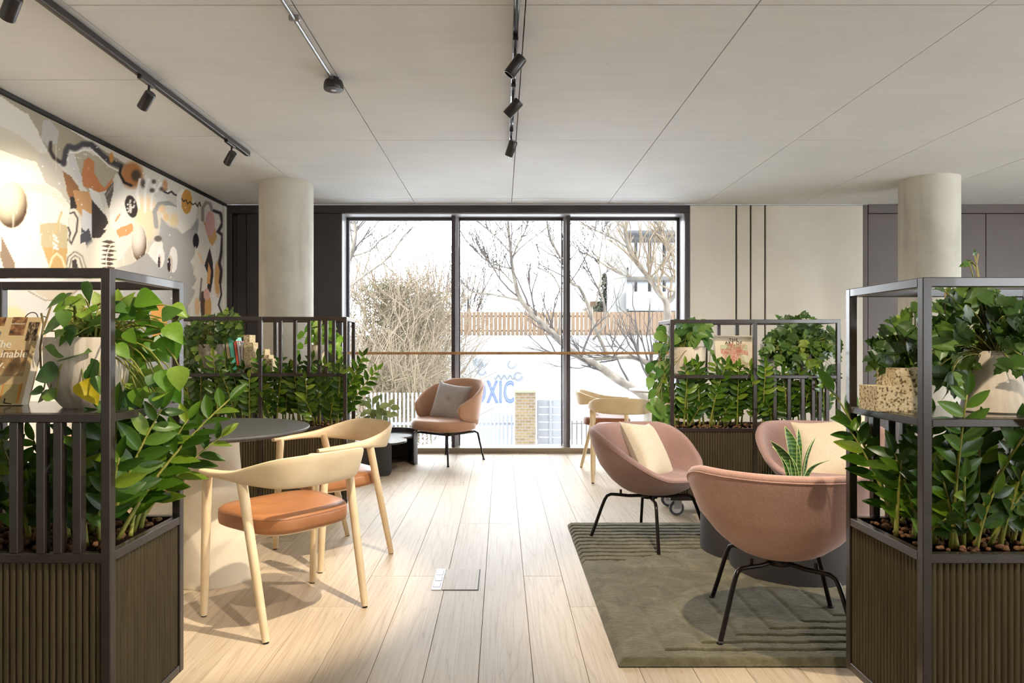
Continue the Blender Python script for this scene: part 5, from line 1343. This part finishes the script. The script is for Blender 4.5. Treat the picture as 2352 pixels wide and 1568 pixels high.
for s, z, sz in (('THE', 0.845, 0.0295), ('ART OF', 0.765, 0.0295), ('SCIENCE', 0.10, 0.0295)):
    ob('lettering', text_mesh(s, sz, m_ink, 'CENTER', 0.0003, 1.25, 0.0006), None, ab, M=Matrix.Translation((0.0, -0.0042, h * z)) @ Matrix.Rotation(math.pi / 2, 4, 'X'))
art = ob('line_drawing', G().box((0.0, -0.0027, h * 0.47), (w * 0.72, 0.0006, h * 0.62)), plain('pale_green_print', (216, 212, 182), 0.7), ab)
m_red = plain('red_line_print', (198, 78, 72), 0.7); m_gr = plain('green_line_print', (134, 146, 98), 0.7)
rl = random.Random(9); cx0, cz0 = w * 0.36, h * 0.31
def seg_in(px, pz, ang):
    ts = []
    for k in (-1, 1):
        t = 10.0
        dx, dz = math.cos(ang) * k, math.sin(ang) * k
        if abs(dx) > 1e-6: t = min(t, ((cx0 if dx > 0 else -cx0) - px) / dx)
        if abs(dz) > 1e-6: t = min(t, ((cz0 if dz > 0 else -cz0) - pz) / dz)
        ts.append((px + dx * t, pz + dz * t))
    return ts
gr_, gg = G(), G()
for (px_, pz_, an, n_, col) in ((0, 0.036, -4, 4, gr_), (0.0, -0.005, 54, 4, gr_), (0.03, 0.0, 86, 4, gr_), (-0.04, -0.01, -32, 2, gr_), (-0.022, -0.02, 84, 4, gr_), (0.05, 0.05, -28, 3, gr_), (-0.05, 0.06, 60, 4, gr_), (0.04, -0.03, -30, 2, gr_),
                                (0.06, -0.03, -75, 5, gg), (-0.07, -0.03, 75, 4, gg), (0, 0.075, 0, 4, gg), (0.03, -0.07, 0, 4, gg)):
    for k in range(n_):
        a = math.radians(an); ox, oz = -math.sin(a) * 0.0085 * (k - n_ / 2), math.cos(a) * 0.0085 * (k - n_ / 2)
        (x0_, z0_), (x1_, z1_) = seg_in(px_ * 0.85 + ox, pz_ * 0.85 + oz, a)
        col.tube([(x0_, -0.0034, h * 0.47 + z0_), (x1_, -0.0034, h * 0.47 + z1_)], 0.0015, 4)
ob('red_lines', gr_, m_red, art); ob('green_lines', gg, m_gr, art)
ob('easel', G().tube([(-w * .35, -0.02, 0.004), (-w * .35, 0.03, 0.002), (-w * .3, 0.05, h * .55)], 0.002, 6).tube([(w * .35, -0.02, 0.004), (w * .35, 0.03, 0.002), (w * .3, 0.05, h * .55)], 0.002, 6), MT['metal_black'], ab)

# ---- design book on a wire easel, front shelf
ZA = Z_S + 0.010 + 0.002
w, h = 0.235, 0.272
M = Matrix.Translation((-1.377 - w / 2, 1.958, ZA)) @ Matrix.Rotation(math.radians(-20), 4, 'X')
db = thing('design_book', 'tan design book with photo tiles and white title, propped on the front shelf', 'book', (0, 0, 0)); db.matrix_world = M
m_c2 = plain('tan_book_cover', (218, 190, 140), 0.55)
ob('cover', G().cbox((0, -0.001, h / 2), (w, 0.0025, h), 0.0006).cbox((0, 0.029, h / 2), (w, 0.0025, h), 0.0006).cbox((-w / 2 + 0.0015, 0.014, h / 2), (0.003, 0.030, h), 0.0006), m_c2, db)
ob('pages', G().box((0.001, 0.014, h / 2), (w - 0.006, 0.027, h - 0.006)), paper, db)
def tile(x0, x1, z0, z1, stops, sc, st=(1, 1, 1)):
    m = mottled('photo_print', stops, scale=sc, detail=3, stretch=st, rough=0.6)
    return ob('photo', G().box(((x0 + x1) / 2, -0.0026, (z0 + z1) / 2), (x1 - x0, 0.0008, z1 - z0)), m, db)
R_ = w / 2
BR = [(0.3, (70, 48, 34)), (0.5, (142, 100, 62)), (0.7, (196, 150, 100))]
tile(R_ - 0.088, R_ - 0.044, h - 0.058, h - 0.0, BR, 60); tile(R_ - 0.036, R_ - 0.004, h - 0.075, h - 0.016, [(0.35, (58, 44, 34)), (0.5, (120, 96, 70)), (0.65, (200, 176, 140))], 90, (2, 1, 1))
tile(R_ - 0.150, R_ - 0.108, h - 0.028, h - 0.0, BR, 50); tile(R_ - 0.150, R_ - 0.112, h - 0.085, h - 0.046, [(0.3, (60, 70, 96)), (0.7, (150, 150, 140))], 40)
tile(R_ - 0.094, R_ - 0.016, h - 0.185, h - 0.105, [(0.3, (120, 84, 52)), (0.5, (176, 138, 92)), (0.75, (206, 176, 128))], 28)
tile(R_ - 0.150, R_ - 0.078, h - 0.262, h - 0.205, [(0.4, (150, 60, 44)), (0.6, (176, 158, 130))], 120, (1, 1, 0.6)); tile(R_ - 0.066, R_ - 0.014, h - 0.266, h - 0.210, [(0.3, (200, 164, 110)), (0.7, (182, 178, 120))], 12)
ob('photo', G().box((R_ - 0.0135, -0.0031, h - 0.236), (0.006, 0.0008, 0.055)).box((R_ - 0.064, -0.0031, h - 0.236), (0.003, 0.0008, 0.055)), plain('orange_print', (216, 138, 40), 0.6), db)
m_wt = plain('cream_ink', (246, 238, 218), 0.6); m_gy = plain('grey_ink', (120, 104, 84), 0.6)
for s, x, z, sz, al in (('The', R_ - 0.125, h - 0.098, 0.034, 'LEFT'), ('Sustainable', R_ - 0.016, h - 0.128, 0.034, 'RIGHT'), ('City.', R_ - 0.074, h - 0.160, 0.034, 'RIGHT')):
    ob('lettering', text_mesh(s, sz, m_wt, al, 0.0003, 1.0, 0.0004), None, db, M=Matrix.Translation((x, -0.0034, z)) @ Matrix.Rotation(math.pi / 2, 4, 'X'))
ob('lettering', text_mesh('architecture', 0.0085, m_wt, 'RIGHT', 0.0002), None, db, M=Matrix.Translation((R_ - 0.046, -0.0034, h - 0.024)) @ Matrix.Rotation(math.pi / 2, 4, 'X'))
loop = lambda cx_, r_: [(cx_ + r_ * math.cos(q), 0.036, h + 0.002 + 1.35 * r_ * math.sin(q)) for q in np.linspace(-0.5, math.pi + 0.5, 15)]
ob('easel', G().tube(loop(R_ - 0.062, 0.022), 0.0016, 6).tube(loop(R_ - 0.025, 0.012), 0.0016, 6).tube([(R_ - 0.06, 0.036, h), (R_ - 0.03, 0.034, 0.01), (R_ - 0.03, -0.03, -0.001), (R_ - 0.03, -0.03, 0.012)], 0.0022, 6), MT['metal_black'], db)
# ================================================================== outside the window
MT['bark'] = mottled('pale_grey_bark', [(0.3, (52, 47, 41)), (0.5, (72, 66, 58)), (0.7, (88, 82, 73))], scale=9, stretch=(1, 1, 0.4), rough=0.9)
MT['twig'] = plain('grey_brown_twig', (40, 33, 29), 0.9)
MT['twig_pale'] = plain('straw_twig', (78, 66, 50), 0.9)
MT['olive'] = leafmat('olive_shrub_leaf', [(0.0, (60, 55, 30)), (1.0, (74, 68, 40))], rough=0.7, trans=0.3)
MT['conifer'] = mottled('dark_conifer', [(0.3, (28, 32, 24)), (0.7, (52, 56, 42))], scale=12, rough=0.9)
MT['render_wall'] = mottled('white_rendered_wall', [(0.3, (92, 94, 97)), (0.7, (104, 105, 107))], scale=2, rough=0.9)
MT['fence_wood'] = mottled('tan_fence_wood', [(0.3, (60, 46, 32)), (0.7, (76, 60, 44))], scale=9, stretch=(4, 4, 0.5), rough=0.9, rnd=7)
MT['pale_metal'] = plain('pale_painted_steel', (98, 102, 110), 0.5)
MT['bld'] = mottled('pale_building_render', [(0.3, (84, 84, 82)), (0.7, (92, 92, 90))], scale=1, rough=0.9)
MT['bld_dark'] = plain('dark_window_frame', (58, 52, 50), 0.6)
MT['bld_glass'] = plain('grey_window_glass', (66, 74, 80), 0.2, spec=0.8)
MT['louvre'] = plain('grey_louvre', (70, 70, 74), 0.6)
g = G().box((3, 5, GROUND - 0.1), (120, 120, 0.2))
struct('ground', g, mottled('pale_paving', [(0.3, (214, 214, 214)), (0.7, (226, 226, 226))], scale=1.2, rough=0.95), 'pale paved ground outside the window', 'ground')
g = G().box((0.5, 8.3, -1.05), (12, 1.4, 1.7))
struct('terrace_edge', g, MT['bld'], 'pale building edge below the window', 'terrace')

# boundary wall with graffiti
YWL = 22.0
g = G().box(((W(560, 0, YWL).x + W(1640, 0, YWL).x) / 2, YWL + 0.15, (GROUND + 1.46) / 2), (W(1640, 0, YWL).x - W(560, 0, YWL).x, 0.3, 1.46 - GROUND))
bw = thing('boundary_wall', 'white rendered boundary wall with pale blue graffiti beyond the window', 'wall')
ob('wall_body', g, MT['render_wall'], bw)
m_blue = plain('pale_blue_spray', (44, 62, 104), 0.8); m_greyp = plain('grey_spray', (74, 78, 84), 0.8)
def on_wall(u, v): return W(u, v, YWL - 0.012)
me = text_mesh('TOXIC', 1.0, m_blue, 'LEFT', 0.004, 1.1, 0.012)
p = on_wall(1064, 924)
ob('graffiti_lettering', me, None, bw, M=Matrix.Translation(p) @ Matrix.Rotation(math.pi / 2, 4, 'X') @ Matrix.Diagonal((0.50, 1.0, 1, 1)))
me2 = text_mesh('TOXIC', 1.0, MT['render_wall'], 'LEFT', 0.004, 1.1, -0.035)
ob('graffiti_fill', me2, None, bw, M=Matrix.Translation(p + Vector((0, -0.012, 0))) @ Matrix.Rotation(math.pi / 2, 4, 'X') @ Matrix.Diagonal((0.50, 1.0, 1, 1)))
g = G(); rg = random.Random(4)
for k in range(7):
    c0 = rg.uniform(1080, 1200); v0 = rg.uniform(828, 872)
    g.tube([on_wall(c0 + 9 * math.cos(a), v0 + 9 * math.sin(a)) for a in np.linspace(0, rg.uniform(3.5, 6.0), 14)], 0.016, 4)
g.tube([on_wall(1135 + i * 3.2, 866 + 6 * math.sin(i * 1.5)) for i in range(16)], 0.014, 4)
ob('graffiti_scrawl', g, m_greyp, bw)

# wooden fence on the wall: separate boards
wf = thing('wooden_fence', 'tan board fence standing on top of the graffiti wall', 'fence', (0, YWL + 0.1, 1.46))
xa, xb = W(945, 0, YWL).x, W(1560, 0, YWL).x; nb = 62; bwid = (xb - xa) / nb
bm_ = G().cbox((0, 0, 0.38), (bwid - 0.02, 0.03, 0.76), 0.004).mesh('board', MT['fence_wood'])
for k in range(nb): ob('board', bm_, None, wf, loc=(xa + bwid * (k + 0.5), rg.uniform(-0.006, 0.006), 0))
for z in (0.15, 0.62): ob('rail', G().box(((xa + xb) / 2, 0.045, z), (xb - xa, 0.05, 0.07)), MT['fence_wood'], wf)

# steel pale fence nearer the building
yf = 13.0
pf = thing('pale_fence', 'white steel pale fence seen behind the winged chair', 'fence', (0, yf, 0))
pm = G().cbox((0, 0, 0), (0.036, 0.02, 2.1), 0.004).mesh('pale', MT['pale_metal'])
xa, xb = W(838, 0, yf).x, W(1180, 0, yf).x; np_ = 36
for k in range(np_):
    x = xa + (xb - xa) * (k + 0.5) / np_; ob('pale', pm, None, pf, loc=(x, 0, -0.86 + (0.05 if x < W(990, 0, yf).x else -0.36)))
for z in (-0.35, -1.4): ob('rail', G().box(((xa + xb) / 2, 0.02, z), (xb - xa, 0.03, 0.05)), MT['pale_metal'], pf)
# brick gate pier
def brickmat():
    m, nt, b, o = new_mat('yellow_stock_brick'); setp(b, rough=0.95, spec=0.2)
    v = coords(nt, (1, 1, 1)); mp = v.node; mp.inputs['Rotation'].default_value = (math.pi / 2, 0, 0)
    bk = N(nt, 'ShaderNodeTexBrick', Scale=4.6); bk.inputs['Color1'].default_value = (*lin((92, 78, 56)), 1); bk.inputs['Color2'].default_value = (*lin((78, 64, 46)), 1); bk.inputs['Mortar'].default_value = (*lin((90, 88, 84)), 1); bk.inputs['Mortar Size'].default_value = 0.03
    nt.links.new(v, bk.inputs['Vector']); nt.links.new(bk.outputs['Color'], b.inputs['Base Color']); return m
yp = 12.6; a = W(1183, 900, yp); b_ = W(1229, 900, yp)
pr = thing('brick_pier', 'yellow brick gate pier between the pale fence and the white board gate', 'pier', ((a.x + b_.x) / 2, yp, GROUND))
ob('shaft', G().cbox((0, 0, (a.z - GROUND) / 2), (b_.x - a.x, 0.36, a.z - GROUND), 0.006), brickmat(), pr)
ob('cap', G().cbox((0, 0, a.z - GROUND + 0.02), (b_.x - a.x + 0.03, 0.40, 0.05), 0.01), plain('mossy_coping', (96, 92, 76), 0.95), pr)
# white board gate
wg = thing('board_gate', 'white board gate beside the brick pier', 'gate', (0, yp, 0))
mb = plain('white_gate_paint', (92, 94, 97), 0.7)
for (u0, u1) in ((1236, 1263), (1266, 1297)):
    xa, xb = W(u0, 0, yp).x, W(u1, 0, yp).x
    for u_ in (xa, xb): ob('stile', G().cbox((u_, 0, -0.87), (0.03, 0.05, 2.0), 0.004), mb, wg)
    for k in range(14):
        ob('board', G().cbox(((xa + xb) / 2, 0.01, 0.08 - 0.14 * k), (xb - xa, 0.02, 0.12), 0.006), mb, wg, rot=None)
rl_ = thing('railing', 'dark iron railing seen under the far ash armchairs', 'railing', (0, 12.2, 0))
for k in range(9):
    x = W(1314 + k * 11, 0, 12.2).x; ob('bar', G().tube([(x, 0, GROUND), (x, 0, -0.2)], 0.012, 6), MT['bld_dark'], rl_)
for z in (-0.25, -1.2): ob('rail', G().tube([(W(1312, 0, 12.2).x, 0, z), (W(1406, 0, 12.2).x, 0, z)], 0.014, 6), MT['bld_dark'], rl_)

# apartment building
yb_ = 25.0
bd = thing('apartment_building', 'pale apartment block with balconies at the edge of the window view', 'building', (0, 0, 0))
def bbox(name, u0, u1, v0, v1, d0, d1, mat, par=bd):
    a, b = W(u0, v0, yb_), W(u1, v1, yb_)
    return ob(name, G().box(((a.x + b.x) / 2, yb_ + (d0 + d1) / 2, (a.z + b.z) / 2), (b.x - a.x, d1 - d0, a.z - b.z)), mat, par)
bbox('wall', 1436, 1800, 200, 985, 0.6, 5.0, MT['bld']); bbox('pier', 1404, 1434, 200, 985, -0.5, 1.0, MT['bld'])
for v0, v1 in ((508, 538), (674, 712), (360, 384)): bbox('balcony_slab', 1432, 1800, v0, v1, -0.9, 0.6, MT['render_wall'])
for v0, v1 in ((548, 612), (640, 674), (400, 500)):
    for u0, u1 in ((1440, 1464), (1466, 1496), (1499, 1530), (1533, 1560)):
        wd = bbox('window', u0, u1, v0, v1, 0.5, 0.66, MT['bld_dark']); bbox('glass', u0 + 3, u1 - 2, v0 + 5, v1 - 1, 0.44, 0.52, MT['bld_glass'], wd)
for v0, v1 in ((612, 640), (700, 716)): bbox('balustrade', 1434, 1800, v0, v1, -0.88, -0.82, plain('frosted_balcony_glass', (76, 82, 86), 0.25), bd)
g = G(); a, b = W(1444, 722, yb_), W(1512, 940, yb_)
for k in range(44):
    z = lerp(a.z, b.z, (k + 0.5) / 44); g.box(((a.x + b.x) / 2, yb_ + 0.45, z), (b.x - a.x, 0.08, (a.z - b.z) / 44 * 0.6), None)
o = ob('louvre', g, MT['louvre'], bd); o['kind'] = 'stuff'
bbox('louvre_backing', 1442, 1514, 716, 944, 0.5, 0.6, MT['bld_dark'])
tw = thing('brick_house', 'tan brick house end wall between the trees and the apartment block', 'building', (0, 0, 0))
a, b = W(1362, 704, 27), W(1406, 985, 27)
ob('wall', G().box(((a.x + b.x) / 2, 28.5, (a.z + GROUND) / 2), (b.x - a.x, 3, a.z - GROUND)), mottled('tan_brickwork', [(0.3, (70, 64, 52)), (0.7, (84, 78, 66))], scale=20, stretch=(1, 1, 4), rough=0.95), tw)
ob('eaves', G().box(((a.x + b.x) / 2, 28.4, a.z + 0.1), (b.x - a.x + 0.3, 3.3, 0.2)), MT['fence_wood'], tw)

# ---- trees
def twigs(g, p, d, L, rad, depth, r, spread=0.6, up=0.15, kids=(2, 3)):
    pts = [p]; dd = d.normalized(); q = p
    for k in range(4):
        dd = (dd + Vector((r.uniform(-1, 1), r.uniform(-1, 1), r.uniform(-1, 1))) * 0.22 + Vector((0, 0, up * 0.4))).normalized(); q = q + dd * L / 4; pts.append(q)
    g.tube(pts, [rad, rad * .85, rad * .7, rad * .55, rad * .4], 3 if rad < 0.012 else 5, cap=False)
    if depth <= 0: return
    for _ in range(r.randint(*kids)):
        k = r.randint(1, 4); nd = ((pts[k] - pts[k - 1]).normalized() + Vector((r.uniform(-1, 1), r.uniform(-1, 1), r.uniform(-1, 1))) * spread + Vector((0, 0, up))).normalized()
        twigs(g, pts[k], nd, L * r.uniform(0.5, 0.75), rad * 0.6, depth - 1, r, spread, up, kids)
def tree(name, label, Y, trunks, seed, mat=None, twig_n=14, L=1.0, depth=2, twig_mat=None, group='bare trees outside the window'):
    """trunks: lists of (u, v, width px)"""
    r = random.Random(seed); base = W(trunks[0][0][0], 0, Y); base.z = GROUND
    t = thing(name, label, 'tree', base, 0, group)
    gt = G()
    for tr in trunks:
        k = Y / F
        pts = spline([(*(W(u, v, Y + dy) - base), w * k / 2) for u, v, w, dy in [(*q, 0.0)[:4] if len(q) == 3 else q for q in tr]], len(tr) * 5)
        P3 = [Vector(p[:3]) for p in pts]; R3 = [max(0.006, p[3]) for p in pts]
        ob('trunk', G().tube(P3, R3, 8), mat or MT['bark'], t, smooth='all')
        for i in range(twig_n):
            k_ = r.randint(len(P3) // 5, len(P3) - 2); dr = (P3[k_ + 1] - P3[k_]).normalized()
            nd = dr * 0.5 + Vector((r.uniform(-1, 1), r.uniform(-0.5, 0.5), r.uniform(-0.2, 1.0)))
            twigs(gt, P3[k_], nd, L * r.uniform(0.5, 1.1), min(max(R3[k_] * 0.5, 0.009), 0.026), depth, r)
    o = ob('branches', gt, twig_mat or MT['twig'], t); o['kind'] = 'stuff'
    return t
tree('bare_tree', 'bare leaning tree crossing the middle window pane', 13.0,
     [[(1494, 1040, 26), (1488, 930, 24), (1470, 902, 20), (1420, 872, 19), (1370, 838, 17), (1320, 812, 14), (1270, 764, 13), (1238, 735, 12), (1196, 688, 11), (1182, 640, 9), (1174, 590, 7), (1166, 500, 5), (1160, 420, 4)],
      [(1196, 690, 7), (1160, 682, 4), (1130, 676, 4), (1085, 670, 3), (1050, 640, 2)], [(1174, 600, 5), (1190, 560, 4), (1206, 530, 3), (1222, 480, 2)], [(1172, 580, 4), (1140, 545, 3), (1100, 510, 3), (1080, 490, 2)], [(1178, 650, 4), (1150, 622, 3), (1120, 610, 2.5)], [(1176, 618, 4), (1120, 600, 2.5), (1088, 570, 2)],
      [(1280, 775, 5), (1290, 700, 4), (1275, 640, 3), (1230, 610, 2.5)]], 1, twig_n=16, L=1.1)
tree('bare_tree', 'bare tree with a crooked limb in the third window pane', 13.4,
     [[(1486, 1040, 20), (1490, 905, 18), (1494, 868, 16), (1500, 852, 15), (1494, 842, 14), (1472, 826, 12), (1440, 820, 9), (1360, 826, 6)], [(1400, 826, 8), (1370, 760, 8), (1350, 700, 8), (1330, 660, 7), (1312, 648, 7), (1292, 600, 6), (1275, 570, 5.5), (1262, 540, 5), (1255, 495, 4), (1250, 420, 3)],
      [(1362, 780, 6), (1390, 740, 5), (1386, 690, 5), (1370, 655, 4), (1352, 620, 3), (1342, 590, 2)], [(1368, 700, 4), (1380, 640, 4), (1376, 600, 3), (1384, 540, 2.5), (1380, 490, 2)]], 2, twig_n=18, L=1.0)
tree('bare_tree', 'pale forked tree in front of the apartment block', 14.5,
     [[(1536, 1060, 20), (1534, 800, 18), (1533, 730, 18), (1530, 694, 15), (1510, 668, 12), (1492, 640, 11), (1466, 608, 10), (1448, 580, 9), (1438, 545, 8), (1432, 510, 7), (1420, 480, 6), (1400, 440, 4)], [(1532, 696, 12), (1548, 680, 10), (1566, 640, 8), (1575, 560, 6)],
      [(1490, 640, 6), (1440, 634, 4), (1400, 616, 3.5), (1360, 590, 3), (1330, 578, 2)], [(1440, 568, 4), (1410, 548, 3), (1370, 530, 3), (1330, 508, 2)], [(1548, 590, 7), (1530, 560, 6), (1512, 520, 4), (1490, 480, 3)]], 3, twig_n=24, L=1.0, twig_mat=MT['twig_pale'])
tree('bare_tree', 'bare tree at the very edge of the first window pane', 15.0,
     [[(770, 1060, 18), (790, 700, 14), (804, 590, 10), (812, 565, 9), (816, 530, 8), (812, 500, 7), (808, 450, 6)], [(800, 660, 6), (840, 630, 5), (880, 602, 4), (905, 575, 4), (925, 545, 3), (950, 520, 2)], [(805, 590, 5), (850, 575, 3), (875, 550, 3), (910, 530, 2)]], 5, twig_n=18, L=1.0)
def thicket(label, Y, u0, u1, v_top, v_bot, seed, ntw, nlf, lo=0.5, group='shrubs beyond the window'):
    r = random.Random(seed); a, b = W(u0, v_bot, Y), W(u1, v_top, Y); base = Vector(((a.x + b.x) / 2, Y, GROUND))
    t = thing('bare_shrub', label, 'shrub', base, 0, group); g = G(); gl_ = G()
    for _ in range(ntw):
        x = r.uniform(a.x, b.x); z = r.uniform(a.z, lerp(a.z, b.z, 0.75)); p = Vector((x, Y + r.uniform(-1.2, 1.2), z)) - base
        d = Vector((r.uniform(-0.8, 0.8), r.uniform(-0.3, 0.3), r.uniform(0.1, 1.0)))
        twigs(g, p, d, r.uniform(0.5, 1.4), r.uniform(0.009, 0.018), 1, r, 0.7, 0.1, (2, 4))
    for _ in range(nlf):
        q = r.gauss(0, 0.42), r.uniform(0, 1) ** 0.9
        x = (a.x + b.x) / 2 + q[0] * (b.x - a.x) / 2; z = lerp(a.z, lerp(a.z, b.z, 0.78), q[1]); c = Vector((x, Y + r.uniform(-0.8, 1.5), z)) - base; s = r.uniform(0.025, 0.055)
        v1 = Vector((r.uniform(-1, 1), r.uniform(-1, 1), r.uniform(-1, 1))).normalized() * s; v2 = v1.orthogonal().normalized() * s * 0.5
        gl_.add([c - v1, c + v2, c + v1, c - v2], [(0, 1, 2, 3)])
    o = ob('twigs', g, MT['twig_pale'], t); o['kind'] = 'stuff'
    o = ob('foliage', gl_, MT['olive'], t); o['kind'] = 'stuff'
thicket('tangled straw-coloured shrub in the first window pane above the handrail', 17.0, 800, 985, 560, 960, 1, 420, 9000)
thicket('olive shrub in the first window pane beside the mullion', 19.0, 880, 1060, 600, 930, 2, 330, 9000)
thicket('low pale shrub behind the calathea and the pale fence', 15.0, 790, 1000, 800, 1040, 3, 300, 4500)
def far_tree(label, Y, u, v0, v1, spread, seed):
    r = random.Random(seed); base = W(u, 0, Y); base.z = GROUND; t = thing('far_bare_tree', label, 'tree', base, 0, 'distant bare trees'); g = G()
    top = W(u, v1, Y).z - GROUND; low = W(u, v0, Y).z - GROUND
    ob('trunk', G().tube([(0, 0, 0), (0.05, 0, low), (0, 0, lerp(low, top, 0.4))], [0.16, 0.12, 0.06], 6), MT['twig'], t)
    for _ in range(60):
        a = r.uniform(-1, 1); z0 = r.uniform(low * 0.7, lerp(low, top, 0.45)); twigs(g, Vector((a * spread * 0.25, r.uniform(-.5, .5), z0)), Vector((a * 0.8, r.uniform(-.3, .3), 1)), (top - low) * r.uniform(0.35, 0.6), 0.022, 2, r, 0.35, 0.3)
    o = ob('branches', g, MT['twig'], t); o['kind'] = 'stuff'
far_tree('feathery distant bare tree above the fence, left of the first mullion', 34, 1010, 730, 575, 2.6, 1)
far_tree('feathery distant bare tree above the fence, right of the first mullion', 36, 1075, 740, 600, 2.2, 2)
far_tree('small distant bare tree over the fence behind the leaning trunk', 36, 1240, 745, 680, 2.0, 3)
cf = thing('conifer', 'dark clipped conifer beside the apartment block', 'tree', (*W(1388, 0, 26.5).xy, GROUND), 0)
g = G(); rc = random.Random(8); top = W(0, 628, 26.5).z - GROUND; low = W(0, 800, 26.5).z - GROUND
for _ in range(2600):
    k = rc.random(); z = lerp(low, top, k); rr = 0.34 * interp(k, [0, 0.5, 0.8, 1], [1.3, 1.2, 0.8, 0.15]) * math.sqrt(rc.random()); a = rc.uniform(0, 6.28); c = Vector((rr * math.cos(a), rr * math.sin(a), z)); s = 0.05
    v1 = Vector((rc.uniform(-1, 1), rc.uniform(-1, 1), rc.uniform(0, 1))).normalized() * s; v2 = v1.orthogonal().normalized() * s * 0.5
    g.add([c - v1, c + v2, c + v1, c - v2], [(0, 1, 2, 3)])
o = ob('foliage', g, MT['conifer'], cf); o['kind'] = 'stuff'
ob('trunk', G().tube([(0, 0, 0), (0, 0, top * 0.9)], 0.06, 6), MT['twig'], cf)
